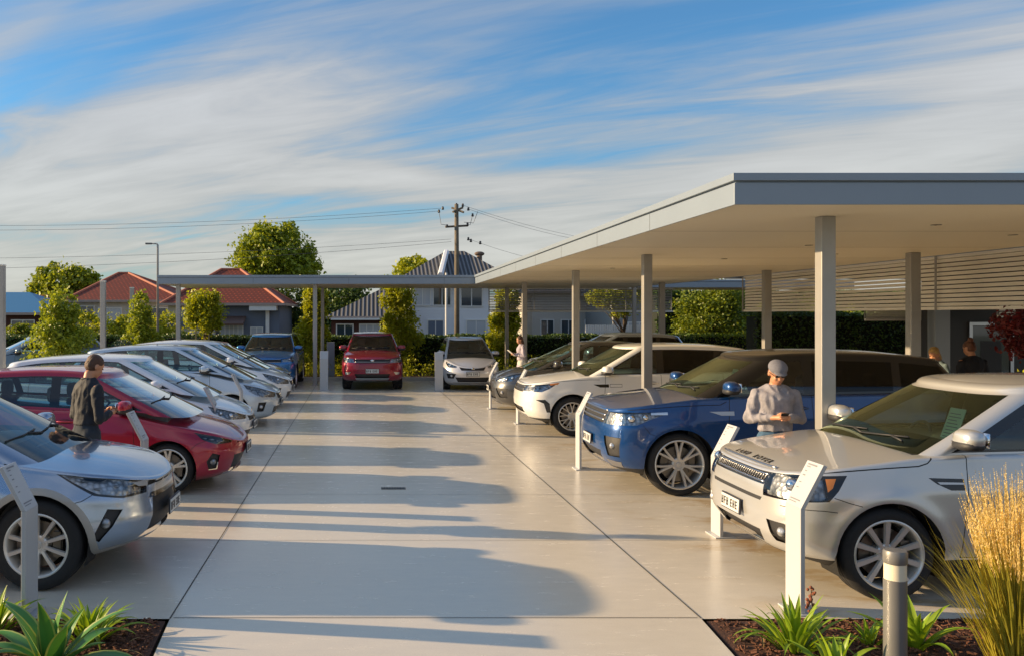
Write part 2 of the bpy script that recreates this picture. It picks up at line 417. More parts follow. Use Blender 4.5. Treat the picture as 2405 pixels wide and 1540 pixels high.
def arcl(w, xF, L, p, n):
    """angles that split the rounded corner evenly"""
    th = np.linspace(0, PI / 2, 400); x = L * np.sin(th) ** (2 / p); y = w * np.cos(th) ** (2 / p)
    s = np.r_[0, np.cumsum(np.hypot(np.diff(x), np.diff(y)))]; return np.interp(np.linspace(0, s[-1], n), s, th)
def make_car(sp, name, label, group, loc, rz, fine=1.0):
    g = lambda k, d=None: sp.get(k, d)
    W = sp['W'] / 2; wb = sp['wb']; rt = sp['rt']; body_m = sp['paint']
    root = empty(name, loc, rz); tag(root, label, sp.get('cat', 'car'), group)
    xF = soft(sp['nose'], .05); xR = soft(sp['tail'], .06); ze = soft(sp['ze'], sp.get('zesm', .25)); zb = soft(sp['zb'], .10); wv = soft([(v, o) for v, o in sp['wv']], .035)
    Lf, Lr, p = g('Lf', .55), g('Lr', .35), g('p', 2.5)
    xF0 = max(x for z, x in sp['nose']); xR0 = min(x for z, x in sp['tail']); rf = g('fillet', .05); crown = g('crown', .06)
    taper = soft(g('taper', [(xR0, -.06), (-wb, -.01), (-1, 0), (0, -.005), (xF0, -.05)]), .4)
    Ra = g('arch', rt + .045); flare = g('flare', .012)
    nf, ns, nr, nv = int(26 * fine), int(84 * fine), int(12 * fine), int(30 * fine)
    thF = arcl(W, 0, Lf, p, nf + 1); thR = arcl(W, 0, Lr, p, nr + 1)
    cols = [('r', t) for t in thR[::-1]] + [('s', s) for s in np.linspace(0, 1, ns + 1)[1:-1]] + [('f', t) for t in thF]
    def pos(col, w, xf, xr, lf=Lf, lr=Lr, pp=p):
        k, t = col
        if k == 's': return xr + lr + t * (xf - lf - xr - lr), w
        if k == 'f': return xf - lf + lf * math.sin(t) ** (2 / pp), w * max(0, math.cos(t)) ** (2 / pp)
        return xr + lr - lr * math.sin(t) ** (2 / pp), w * max(0, math.cos(t)) ** (2 / pp)
    V, F, TG = [], [], []
    rows = [('v', v) for v in np.linspace(0, 1, nv + 1)] + [('c', a) for a in np.linspace(0, PI / 2, 6)[1:]] + [('t', q) for q in np.linspace(0, 1, int(12 * fine) + 1)[1:]]
    nR = len(rows); zmap = []
    for col in cols:
        x0, _ = pos(col, W, xF0, xR0); zt, zl = float(ze(x0)), float(zb(x0)); tp = float(taper(x0))
        wsv = None
        for (k, v) in rows:
            if k == 'v':
                z = zl + v * (zt - rf - zl); ins = float(wv(v)); xf, xr = float(xF(z)), float(xR(z))
                w = W + ins + tp; x, y = pos(col, w, xf, xr)
                if y > W * .55:
                    for xa in (0, -wb):
                        d = math.hypot(x - xa, z - rt); y += flare * math.exp(-((d - Ra - .02) / .06) ** 2) * min(1, (y / W) ** 2)
                wsv = (w, xf, xr, x, y)
            elif k == 'c':
                z = zt - rf + rf * math.sin(v); ins = rf * (1 - math.cos(v)); x, y = pos(col, wsv[0] - ins, wsv[1] - ins, wsv[2] + ins); ye, xe = y, x
            else:
                y = ye * (1 - v); x = xe; z = zt + crown * (ye / W) ** 2 * (1 - (1 - v) ** 2)
                if 'bulge' in sp: z += sp['bulge'] * math.exp(-((y - .42 * W) / .05) ** 2) * (ye / W) * max(0, min(1, (x + .35) * 3))
            V.append((x, y, z))
    for i in range(len(cols) - 1):
        for j in range(nR - 1):
            a = i * nR + j; F.append((a, a + nR, a + nR + 1, a + 1)); c0 = V[a]
            TG.append(20 if (rows[j][0] != 'v' and c0[0] > sp['cowl']) else 0)
    # greenhouse
    gF, gR, gz = soft(sp['ws'], .04), soft(sp['rw'], .06), soft(sp['zr'], .35); gw = soft(sp['gw'], .06)
    gLf, gLr, gp_, gr, gcr = g('gLf', .28), g('gLr', .22), 2.7, g('groof', .06), g('gcrown', .022)
    ngf, ngs, ngr, ngv = int(18 * fine), int(64 * fine), int(12 * fine), int(18 * fine)
    gthF, gthR = arcl(.7, 0, gLf, gp_, ngf + 1), arcl(.7, 0, gLr, gp_, ngr + 1)
    gcols = [('r', t) for t in gthR[::-1]] + [('s', s) for s in np.linspace(0, 1, ngs + 1)[1:-1]] + [('f', t) for t in gthF]
    grows = [('v', v) for v in np.linspace(0, 1, ngv + 1)] + [('c', a) for a in np.linspace(0, PI / 2, 7)[1:]] + [('t', q) for q in np.linspace(0, 1, int(10 * fine) + 1)[1:]]
    GV, GF, GT = [], [], []; ngR = len(grows); nC = len(gcols); off = len(V)
    zref = max(z for x, z in sp['zr'])
    iA = [i for i, c in enumerate(gcols) if c[0] == 'f'][0]; kA = iA + int(ngf * g('apillar', .22)); kR = [i for i, c in enumerate(gcols) if c[0] == 'r'][-1] - int(ngr * .30)
    for ci, col in enumerate(gcols):
        xt, _ = pos(col, .6, float(gF(zref - gr)), float(gR(zref - gr)), gLf, gLr, gp_)
        zt = float(gz(xt)); xb, _ = pos(col, .8, float(gF(1.0)), float(gR(1.1)), gLf, gLr, gp_)
        zl = float(ze(min(xb, sp['cowl'] + .3))) - .012
        if col[0] == 'f': zl -= .03
        for (k, v) in grows:
            if k == 'v':
                z = zl + v * (zt - gr - zl); xf, xr = float(gF(z)), float(gR(z)); w = float(gw(z)); x, y = pos(col, w, xf, xr, gLf, gLr, gp_); keep = (w, xf, xr)
            elif k == 'c':
                z = zt - gr + gr * math.sin(v); ins = gr * (1 - math.cos(v)) * 1.3; x, y = pos(col, keep[0] - ins, keep[1] - ins * 1.6, keep[2] + ins, gLf, gLr, gp_); ye, xe = y, x
            else:
                y = ye * (1 - v); x = xe; z = zt + gcr * (ye / .6) ** 2 * (1 - (1 - v) ** 2)
            V.append((x, y, z))
    wst = g('ws_top', .94)
    for i in range(nC - 1):
        for j in range(ngR - 1):
            a = off + i * ngR + j; F.append((a, a + ngR, a + ngR + 1, a + 1)); tgv = 30
            if grows[j][0] == 'v':
                if i >= kA and grows[j][1] < wst: tgv = 1
                elif i < kR and .10 < grows[j][1] < .86: tgv = 2
            if tgv == 30 and g('gh_black'): tgv = 31
            if tgv == 30 and g('roof_black'): tgv = 31 if grows[j][0] != 'v' else 30
            TG.append(tgv)
    bm = bmesh.new(); lay = bm.faces.layers.int.new('tag')
    n0 = len(V); bv = [bm.verts.new(v) for v in V]
    bv2 = [bv[i] if abs(V[i][1]) < 1e-6 else bm.verts.new((V[i][0], -V[i][1], V[i][2])) for i in range(n0)]
    for f, t in zip(F, TG):
        for q in (tuple(bv[i] for i in f), tuple(bv2[i] for i in reversed(f))):
            if len(set(q)) < 3: continue
            q2 = [];
            for w_ in q:
                if w_ not in q2: q2.append(w_)
            try: nf_ = bm.faces.new(q2)
            except ValueError: continue
            nf_[lay] = t; nf_.smooth = True
    bmesh.ops.remove_doubles(bm, verts=bm.verts, dist=2e-5)
    # -------- marks cut into the shell
    gtag = {1, 2, 30, 31}; belt = lambda x: float(ze(x))
    tagof = {}
    def side(poly, tg, cnd):
        for sgn in (1, -1):
            cut(bm, lay, 's', poly, tg, lambda c, f, sgn=sgn: c.y * sgn > .02 and cnd(c, f))
    isG = lambda c, f: f[lay] in gtag
    isB = lambda c, f: f[lay] not in gtag
    # side windows
    xa = lambda z: float(gF(z)) - gLf - .015
    xb0 = g('dlo_front', None); rb, rtp = sp['dlo_rear']; pil = sp['pillars']
    def dlo_bot(x): return belt(x) + .012
    top = lambda x: float(gz(x)) - g('dlo_top', .085)
    def pane(x0f, x1f, n=7, inset=.0):
        """between two slanted lines x(z)"""
        lo, hi = [], []
        for i in range(n + 1):
            k = i / n
            x = x0f(1.0) * (1 - k) + x1f(1.0) * k
            for _ in range(4): zb_ = dlo_bot(x) + inset; x = x0f(zb_) * (1 - k) + x1f(zb_) * k
            lo.append((x, zb_)); x = x0f(1.5) * (1 - k) + x1f(1.5) * k
            for _ in range(4): zt_ = top(x) - inset; x = x0f(zt_) * (1 - k) + x1f(zt_) * k
            hi.append((x, zt_))
        return lo + hi[::-1]
    zm, zM = belt(-1.5), float(gz(-1.5)) - .09
    rear_l = lambda z: rb + (rtp - rb) * (z - zm) / (zM - zm)
    dlo = pane(rear_l, lambda z: xa(z) + .0, 12)
    side(dlo, 3, isG)
    edges = [rear_l] + [ (lambda z, x=x, sl=sl: x + sl * (z - zm)) for x, wd_, sl in pil ] + [lambda z: xa(z) - .0]
    names = []
    for i in range(len(edges) - 1):
        w0 = .028 if i == 0 else pil[i - 1][1] / 2; w1 = (g('a_black', .05) if i == len(edges) - 2 else pil[i][1] / 2)
        P = pane(lambda z, i=i, w0=w0: edges[i](z) + w0, lambda z, i=i, w1=w1: edges[i + 1](z) - w1, 8, .018)
        tg = 40 + i; side(P, tg, lambda c, f: f[lay] in (1, 2, 3, 30, 31)); names.append(tg)
    # doors
    dz0 = g('door_bottom', float(zb(-wb / 2)) + .10)
    dl = sp['doors']; dnames = []
    for i in range(len(dl) - 1):
        (xf_, sf), (xr_, sr) = dl[i], dl[i + 1]
        P = [];
        for k in range(5): q = k / 4; zc = dz0 + q * (belt(xf_) + .004 - dz0); P.append((xf_ + sf * (zc - .8), zc))
        for k in range(1, 6): q = k / 6; xx = xf_ * (1 - q) + xr_ * q; P.append((xx, belt(xx) + .004))
        for k in range(5):
            q = 1 - k / 4; zc = dz0 + q * (belt(xr_) + .004 - dz0); xx = xr_ + sr * (zc - .8)
            if i == len(dl) - 2:                       # rear door follows the arch
                dd = math.hypot(xx + wb, zc - rt); Rq = Ra + .07
                if dd < Rq: xx = -wb + math.sqrt(max(0, Rq * Rq - (zc - rt) ** 2))
            P.append((xx, zc))
        side(offset_poly(P, .0035), 10, isB); side(offset_poly(P, -.0035), 50 + i, isB); dnames.append(50 + i)
    cut(bm, lay, 't', [(sp['cowl'] - .55, -W * .76), (sp['cowl'] + .0, -W * .80), (sp['cowl'] + .03, 0), (sp['cowl'] + .0, W * .80), (sp['cowl'] - .55, W * .76)], 12, lambda c, f: isB(c, f) and c.z > float(ze(sp['cowl'])) - .03)
    # strips, lamps, grilles, trim given by the spec
    for (proj, poly, tg, lo_) in sp['marks']:
        if proj == 's': side(poly, tg, lambda c, f: isB(c, f) and f[lay] != 20 and abs(c.y) > lo_)
        elif proj == 'r': cut(bm, lay, 'f', poly, tg, lambda c, f: isB(c, f) and c.x < -wb - .2)
        else:
            polys = [poly] if min(q[0] for q in poly) < 0 else [poly, [(-a, b) for a, b in poly]]
            for P in polys: cut(bm, lay, 'f', P, tg, lambda c, f: isB(c, f) and f[lay] != 20 and c.x > lo_)
    for xa_ in (0, -wb):
        P = [(xa_ + Ra * math.cos(2 * PI * i / 40), rt + Ra * math.sin(2 * PI * i / 40)) for i in range(40)]
        if g('clad'): side([(xa_ + (Ra + .055) * math.cos(2 * PI * i / 40), rt + (Ra + .055) * math.sin(2 * PI * i / 40)) for i in range(40)], 11, lambda c, f: isB(c, f) and abs(c.y) > W * .6)
        side(P, 99, lambda c, f: isB(c, f) and abs(c.y) > W * .55)
    if g('clad'):
        for f in bm.faces:
            if f[lay] in (0, 10, 50, 51, 12) and f.calc_center_median().z < g('clad'): pass
    bmesh.ops.delete(bm, geom=[f for f in bm.faces if f[lay] == 99], context='FACES')
    bmesh.ops.recalc_face_normals(bm, faces=[])
    bm.normal_update(); bm.verts.ensure_lookup_table(); bm.verts.index_update()
    NRM = [v.normal.copy() for v in bm.verts]
    # make all faces point outwards
    flip = sum(1 for f in bm.faces if f.calc_center_median().y * f.normal.y < 0) > len(bm.faces) / 2
    sgn = -1 if flip else 1
    def take(tags, name, m, parent, push=0.0, rev=False, keepmi=None, cond=None):
        idx = {}; vv = []; ff = []; nn = []; mi = []
        for f in bm.faces:
            if f[lay] not in tags: continue
            if cond and not cond(f.calc_center_median()): continue
            q = []
            for v in (reversed(f.verts) if flip else f.verts):
                if v.index not in idx:
                    idx[v.index] = len(vv); n_ = NRM[v.index] * sgn; vv.append(v.co + n_ * push); nn.append(n_)
                q.append(idx[v.index])
            ff.append(q); mi.append(keepmi[f[lay]] if keepmi else 0)
        if not ff: return None
        return mobj(name, vv, ff, m, parent, True, nn, mi)
    mt = {0: 0, 30: 0, 31: 2, 3: 2, 10: 1, 11: 3, 12: 3, 13: 4, 14: 2}
    if g('lower'): pass
    body = take(set(mt), 'body', [body_m, M_SEAM, M_TRIM, g('cladm', M_PLAS), g('accent', M_SAT)], root, keepmi=mt)
    take({20}, 'bonnet', body_m, root)
    take({15}, 'bumper', body_m, root)
    ws = take({1}, 'windscreen', g('wsm', M_GLW2), root)
    take({2}, 'rear_window', M_GLD, root)
    for i, tg in enumerate(names):
        m = g('glassm', M_GLS)
        if i < g('privacy', 0): m = M_GLD
        for s_ in (1, -1): take({tg}, 'window', m, root, cond=lambda c, s_=s_: c.y * s_ > 0)
    for i, tg in enumerate(dnames):
        for s_ in (1, -1):
            d = take({tg}, 'door', body_m, root, cond=lambda c, s_=s_: c.y * s_ > 0)
            if d is None: continue
            xr_ = dl[i + 1][0]; hz = belt(xr_) - g('handle_z', .15); v = (hz - float(zb(xr_))) / (belt(xr_) - rf - float(zb(xr_)))
            link('handle', handle_mesh(g('handlem', body_m)), d, (xr_ + g('handle_x', .17), s_ * (W + float(wv(v)) + float(taper(xr_)) + .004), hz), 0 if s_ > 0 else PI)
    # lamps with something behind the lens
    for s_ in (1, -1):
        cnd = lambda c, s_=s_: c.y * s_ > 0
        h = take({60}, 'headlight', M_LENS, root, cond=cnd)
        if h:
            take({60}, 'reflector', M_BEZEL if g('lamp_dark') else M_LAMP, h, push=-.035, cond=cnd)
            cs = [f.calc_center_median() for f in bm.faces if f[lay] == 60 and cnd(f.calc_center_median())]
            c = sum(cs, Vector()) / len(cs); lo_ = min(q.x for q in cs); hi_ = max(q.x for q in cs)
            hh = g('bulb_r', .045)
            for k, sz in ((.62, 1.0), (.36, .8)) if not g('lamp_slim') else ((.7, .8), (.5, .7), (.3, .55)):
                tx = lo_ + (hi_ - lo_) * k; near = sorted(cs, key=lambda q: abs(q.x - tx))[:max(4, len(cs) // 10)]
                cc_ = sum(near, Vector()) / len(near); b = MB(); b.ball((cc_.x - .02, cc_.y - s_ * .026, cc_.z), (hh * sz, hh * sz, hh * sz) if not g('lamp_slim') else (hh * sz * 1.5, hh * .5, hh * sz * .55), 8)
                b.obj('bulb', M_LAMP if g('lamp_slim') else M_CHR, h, smooth=True)
            take({61}, 'indicator', M_AMB, h, cond=cnd); take({62}, 'daytime_strip', M_CHR, h, push=.002, cond=cnd)
        fl = take({63}, 'fog_light', M_PLAS, root, push=-.02, cond=cnd)
        if fl:
            cs = [f.calc_center_median() for f in bm.faces if f[lay] == 63 and cnd(f.calc_center_median())]; c = sum(cs, Vector()) / len(cs)
            b = MB(); b.ball((c.x - .012, c.y - s_ * .01, c.z), g('fog_r', .04), 8); b.obj('bulb', M_LAMP, fl, smooth=True)
        take({64}, 'rear_light', M_REDL, root, cond=cnd)
    gr_ = take({70}, 'grille', g('grillem', M_PLAS), root, push=-.025)
    take({71}, 'air_intake', M_PLAS, root, push=-.03)
    take({72}, 'skid_plate', M_SAT, root, push=.004)
    for s_ in (1, -1):
        take({73}, 'side_vent', M_TRIM, root, push=.002, cond=lambda c, s_=s_: c.y * s_ > 0)
        take({74}, 'trim_strip', M_SAT, root, push=.004, cond=lambda c, s_=s_: c.y * s_ > 0)
    take({75}, 'sill_trim', M_PLAS, root, push=.0)
    bm.free()
    def fx(y, z, extra=0.0):
        w = W + float(wv(min(1, max(0, (z - .25) / .75)))) - .05; q = min(.999, abs(y) / w)
        return float(xF(z)) - Lf + Lf * (1 - q ** p) ** (1 / p) + extra
    # grille bars
    if gr_ is not None and 'bars' in sp:
        zs, th_, m = sp['bars']
        for z, wdt in zs:
            b = MB(); ys_ = np.linspace(-wdt, wdt, 21); b.tube([(fx(y, z, -.008), y, z + sp.get('bar_curve', 0) * (y / wdt) ** 2) for y in ys_], th_, 6)
            b.obj('grille_bar', m, gr_, smooth=True)
    if 'mesh' in sp and gr_ is not None:
        z0, z1, wdt, stp = sp['mesh']; b = MB(); y = -wdt
        while y <= wdt:
            b.tube([(fx(y, z0, -.018), y, z0), (fx(y, z1, -.018), y, z1)], .0045, 4); y += stp
        b.obj('grille_mesh', M_SAT, gr_, smooth=True)
    if 'badge' in sp:
        z, r0, r1 = sp['badge']; b = MB(); b.ball((fx(0, z, -.004), 0, z), (.014, r0, r1), 10)
        b.obj('badge', M_CHR, root, smooth=True)
    if 'plate' in sp:
        z, tilt = sp['plate']; o = link('number_plate', plate_mesh(), root, (fx(0, z, .022), 0, z)); o.rotation_euler = (0, tilt, 0)
    # mirrors, wheels, cabin
    mx_ = g('mirror', None) or (float(gF(belt(-.9))) - gLf - .16, .085)
    for s_ in (1, -1):
        o = link('mirror', mirror_mesh(g('mirrorm', body_m)), root, (mx_[0], s_ * (float(gw(belt(mx_[0]) + .1)) - .005), belt(mx_[0]) + mx_[1]))
        if s_ < 0: o.scale = (1, -1, 1)
    rr = sp['rim_r']; tw = g('tw', .235); md = wheel_mesh(rt, rr, tw, sp['rims'])
    for xa_ in (0, -wb):
        for s_ in (1, -1):
            wl = link('wheel', md[0], root, (xa_, s_ * (W - tw / 2 - g('wheel_in', .035)), rt), 0 if s_ > 0 else PI)
            wl.rotation_euler = (0, g('wheel_rot', 0), 0 if s_ > 0 else PI)
            link('tyre', md[1], wl); link('rim', md[2], wl)
    b = MB(); fl_ = float(zb(-wb / 2)) + .03
    b.box(-wb + Ra + .02, -Ra - .02, -W + .07, W - .07, fl_, fl_ + .06)
    b.box(xR0 + .18, -wb - Ra - .02 if -wb - Ra - .02 > xR0 + .3 else xR0 + .32, -W + .16, W - .16, fl_ + .06, .62); b.box(Ra - .02, xF0 - .30, -W + .42, W - .42, .36, .6)
    b.box(-wb - Ra - .1, -wb + Ra + .05, -W + .30, W - .30, fl_, .68); b.box(-Ra - .05, Ra + .05, -W + .30, W - .30, fl_, .75)
    for xa_ in (0, -wb):
        for s_ in (1, -1):
            V2, F2 = [], []; n = 28
            for i in range(n + 1):
                a = R(-25) + R(230) * i / n
                for yy in (W - .33, W - .012 - (.03 if xa_ == 0 and math.cos(a) > .6 else 0)): V2.append((xa_ + (Ra + .001) * math.cos(a), s_ * yy, rt + (Ra + .001) * math.sin(a)))
            for i in range(n): F2.append((2 * i, 2 * i + 1, 2 * i + 3, 2 * i + 2))
            b.add(V2, F2)
    b.obj('underbody', M_WELL, root)
    sm_ = g('seatm', M_INT); fz = g('floor', .42); cz = belt(-1)
    for yy in (.36, -.36):
        link('seat', seat_mesh(sm_), root, (sp['seat_x'], yy, fz)); link('seat', seat_mesh(sm_), root, (sp['seat_x'] - .88, yy * .95, fz + .03))
    b = MB(); cw = sp['cowl']; hw = W - .22
    b.prism([(cw + .10, cz - .06), (cw - .10, cz - .015), (cw - .52, cz - .02), (cw - .60, cz - .10), (cw - .55, fz), (cw + .1, fz)], 'y', -hw, hw)
    b.ball((cw - .42, -.36, cz), (.16, .2, .045), 6)
    b.box(-wb - .3, cw - .6, -W + .16, -W + .22, fz - .1, cz - .06); b.box(-wb - .3, cw - .6, W - .22, W - .16, fz - .1, cz - .06)
    b.box(sp['seat_x'] - 1.35, sp['seat_x'] - 1.3, -hw, hw, fz, cz - .02)
    b.obj('dashboard', M_INT, root, bevel=.01)
    st = link('steering_wheel', steer_mesh(), root, (cw - .72, -.36, cz - .06)); st.rotation_euler = (0, R(-24), 0)
    # wipers along the foot of the windscreen
    for (y0, y1) in ((-.62, -.02), (-.02, .52)):
        b = MB(); zz_ = cz + g('crown', .06) + .005
        def wp(y, dz): z = zz_ + dz; yy = abs(y) / float(gw(z)); return (float(gF(z)) - gLf + gLf * (1 - min(.99, yy) ** 2.7) ** (1 / 2.7) + .02, y, z)
        b.tube([wp(y0, .0), wp((y0 + y1) / 2, .015), wp(y1, .03)], .008, 6); b.tube([wp(y1, .0), wp((y0 + y1) / 2 + .1, .02)], .010, 6)
        b.obj('wiper', M_PLAS, root, smooth=True)
    return root, dict(fx=fx, ze=ze, gF=gF, gw=gw, W=W)
P_SILVER = paint('silver car paint', (.58, .58, .565), .50, .30)
P_SILVERB = paint('cool silver car paint', (.35, .42, .52), .75, .24)
P_BLUE = paint('deep blue car paint', (.003, .056, .215), .35, .28)
P_BLUE2 = paint('bright blue car paint', (.02, .16, .42), .5, .28)
P_RED = paint('crimson car paint', (.38, .004, .028), .25, .28)
P_RED2 = paint('ruby car paint', (.26, .004, .022), .35, .28)
P_WHITE = paint('warm white car paint', (.80, .79, .75), .0, .3)
P_WHITE2 = paint('pearl white car paint', (.78, .80, .82), .1, .3)
P_ICE = paint('ice blue silver car paint', (.50, .58, .66), .4, .28)
P_GREY = paint('graphite car paint', (.09, .088, .085), .6, .3)
P_TEAL = paint('slate blue car paint', (.14, .20, .25), .6, .3)
M_CLADS = mat('matt silver arch moulding', (.40, .38, .35), .5, .3)
def base(**k):
    d = dict(wv=[(0, -.10), (.10, -.035), (.22, -.008), (.5, 0), (.72, -.004), (.80, -.022), (1, -.065)], marks=[], rims=(5, 'twin', .055))
    d.update(k); return d
def suv(L=1.0, W=1.93, wb=2.76, rt=.36, belt=1.13, roof=1.68, oh=.87, nz=0.0, **k):
    """a tall five door body; belt and roof heights at the door, oh the front overhang"""
    b = belt; n = b - .10
    d = base(W=W, wb=wb, rt=rt, rim_r=rt * .70, tw=.25, p=3.0, Lf=.52, fillet=.038, zesm=.14,
        nose=[(.20, oh - .30), (.32, oh - .10), (.45, oh - .015), (.60, oh), (.80, oh - .02), (n - .10, oh - .07), (n, oh - .16)],
        tail=[(.28, -wb - .62), (.45, -wb - .80), (.75, -wb - .84), (b, -wb - .80), (b + .1, -wb - .78)],
        ze=[(oh, n - .075), (oh - .10, n - .045), (oh - .4, n + .01), (0, b - .025), (-.45, b), (-1.2, b + .015), (-wb + .1, b + .05), (-wb - .8, b + .06)],
        zb=[(oh, .30), (oh - .3, .23), (.1, .22), (-wb / 2, .25), (-wb, .27), (-wb - .5, .34), (-wb - .9, .42)],
        ws=[(b - .05, -.13), (b + .47, -1.06), (b + .57, -1.30)], rw=[(b - .1, -wb - .80), (b + .1, -wb - .74), (roof - .06, -wb - .46), (roof, -wb - .42)],
        zr=[(-.9, roof - .055), (-1.4, roof - .008), (-2.0, roof), (-2.8, roof - .02), (-wb - .5, roof - .09)],
        gw=[(b - .05, W / 2 - .115), (b + .12, W / 2 - .15), (roof - .05, W / 2 - .30)], cowl=-.27, crown=.065,
        dlo_rear=(-wb - .58, -wb - .34), pillars=[(-wb + .22, .10, -.12), (-1.62, .13, -.06)],
        doors=[(-.58, -.10), (-1.62, .0), (-wb + .12, .0)], seat_x=-1.42, floor=.50, privacy=2)
    d.update(k); return d
def hatch(W=1.79, wb=2.64, rt=.315, belt=1.0, roof=1.49, oh=.88, nose_h=.74, **k):
    b = belt
    d = base(W=W, wb=wb, rt=rt, rim_r=rt * .685, tw=.215, Lf=.62, p=2.3, arch=rt + .035, fillet=.06, crown=.07,
        nose=[(.10, oh - .34), (.22, oh - .10), (.40, oh - .02), (.52, oh), (.66, oh - .03), (nose_h, oh - .10), (nose_h + .08, oh - .24)],
        tail=[(.25, -wb - .50), (.42, -wb - .70), (.7, -wb - .74), (b, -wb - .66), (b + .1, -wb - .64)],
        ze=[(oh, nose_h - .10), (oh - .12, nose_h - .02), (oh - .35, nose_h + .08), (0, b - .07), (-.4, b - .01), (-1.0, b), (-wb + .1, b + .07), (-wb - .7, b + .09)],
        zb=[(oh, .17), (oh - .3, .15), (.1, .18), (-wb / 2, .20), (-wb, .22), (-wb - .5, .28), (-wb - .8, .36)],
        ws=[(b - .05, .06), (b + .40, -.86), (b + .50, -1.14)], rw=[(b - .1, -wb - .66), (b + .12, -wb - .60), (roof - .06, -wb - .22), (roof, -wb - .16)],
        zr=[(-.7, roof - .07), (-1.2, roof - .01), (-1.7, roof), (-2.4, roof - .03), (-wb - .3, roof - .12)],
        gw=[(b - .05, W / 2 - .11), (b + .1, W / 2 - .15), (roof - .05, W / 2 - .30)], cowl=-.14, gLf=.30,
        dlo_rear=(-wb - .46, -wb - .16), pillars=[(-wb + .18, .10, -.15), (-1.42, .12, -.06)], dlo_top=.075,
        doors=[(-.42, -.10), (-1.42, .0), (-wb + .14, .0)], seat_x=-1.22, floor=.36, mirror=(-.52, .06), rims=(5, 'twin', .05))
    d.update(k); return d
def arc_strip(pts, w, tg, proj='s', lo=.3): return (proj, strip(pts, w), tg, lo)
# --- silver off-roader, nearest on the right
SP_R1 = suv(wsm=M_GLW, p=3.5, Lf=.48, crown=.048, fillet=.034, paint=P_SILVER, W=1.93, wb=2.74, rt=.362, belt=1.12, roof=1.67, oh=.82, rim_r=.268, rims=(10, 'single', .045), plate=(.575, R(-3)), badge=(.5, .001, .001), cat='car', mirror=(-.60, .13), flare=.018, a_black=.16,
    cladm=M_PLAS, glassm=M_GLS, bars=([(.965, .52), (.905, .50), (.845, .48)], .010, M_SAT), bar_curve=-.0, mesh=(.84, .965, .48, .04), bulb_r=.055, lamp_dark=False)
del SP_R1['badge']
n_ = SP_R1
SP_R1['marks'] = [
    arc_strip([(.50, .975), (.30, .995), (.0, 1.022), (-.24, 1.04), (-.31, 1.062), (-.35, 1.10)], .009, 10, lo=.5),
    arc_strip([(.42, .80), (.30, .76), (.22, .74)], .006, 10, lo=.6), arc_strip([(.80, .70), (.5, .70), (.40, .69)], .006, 10, lo=.7),
    ('s', [(.90, .735), (.90, .925), (.70, .945), (.30, .965), (.38, .85), (.46, .77)], 14, .50), ('s', [(.90, .750), (.90, .915), (.70, .930), (.47, .942), (.47, .80), (.50, .775)], 60, .52), ('s', [(.46, .84), (.46, .935), (.385, .940), (.42, .87)], 61, .5),
    ('f', [(-.54, .985), (.54, .985), (.49, .825), (-.49, .825)], 14, .4), ('f', [(-.52, .972), (.52, .972), (.475, .838), (-.475, .838)], 70, .4),
    ('f', [(-.50, .725), (.50, .725), (.48, .695), (-.48, .695)], 12, .4),
    ('f', [(-.46, .455), (.46, .455), (.40, .34), (-.40, .34)], 71, .4), ('f', [(-.40, .32), (.40, .32), (.34, .24), (-.34, .24)], 72, .3),
    ('f', [(.57, .565), (.84, .565), (.80, .40), (.62, .40)], 63, .35),
    ('s', [(.95, .30), (.30, .315), (.30, .15), (.95, .15)], 12, .36), ('s', [(-.40, .33), (-2.35, .33), (-2.35, .10), (-.40, .10)], 12, .5),
    ('s', [(-.30, .955), (-.565, .95), (-.565, .865), (-.46, .865), (-.36, .91)], 73, .6), ('s', [(-.36, .925), (-.56, .922), (-.56, .908), (-.38, .908)], 74, .6)]
# --- blue luxury off-roader
SP_R2 = suv(wsm=M_GLW, gh_black=True, p=3.5, Lf=.48, crown=.048, fillet=.034, paint=P_BLUE, W=1.98, wb=2.92, rt=.385, belt=1.20, roof=1.74, oh=.87, rim_r=.298, rims=(7, 'twin', .05), plate=(.60, R(-4)), mirror=(-.62, .12), flare=.015, a_black=.10, privacy=2, apillar=.30,
    bars=([(1.005, .55), (.945, .53), (.885, .51)], .012, M_SAT), bulb_r=.05)
SP_R2['marks'] = [
    arc_strip([(.60, 1.035), (.30, 1.065), (.0, 1.09), (-.3, 1.105), (-.5, 1.11), (-.58, 1.15)], .008, 10, lo=.5), arc_strip([(.44, .86), (.36, .76), (.30, .74)], .006, 10, lo=.6),
    ('s', [(.92, .84), (.92, .985), (.60, 1.01), (.20, 1.02), (.16, 1.0), (.35, .93), (.52, .86)], 60, .53), ('s', [(.34, .985), (.34, 1.012), (.14, 1.022), (.14, .99)], 62, .5),
    ('f', [(-.58, 1.035), (.58, 1.035), (.52, .85), (-.52, .85)], 70, .4),
    ('f', [(-.50, .50), (.50, .50), (.44, .36), (-.44, .36)], 71, .4), ('f', [(-.55, .34), (.55, .34), (.45, .26), (-.45, .26)], 72, .3),
    ('f', [(.60, .70), (.88, .70), (.86, .46), (.68, .46)], 63, .35), ('f', [(.58, .40), (.84, .40), (.80, .33), (.62, .33)], 74, .3),
    ('s', [(.95, .30), (.32, .34), (.32, .15), (.95, .15)], 12, .46), ('s', [(-.42, .34), (-2.5, .34), (-2.5, .10), (-.42, .10)], 12, .5),
    ('s', [(-.36, 1.03), (-.66, 1.035), (-.66, .985), (-.50, .985)], 74, .6)]
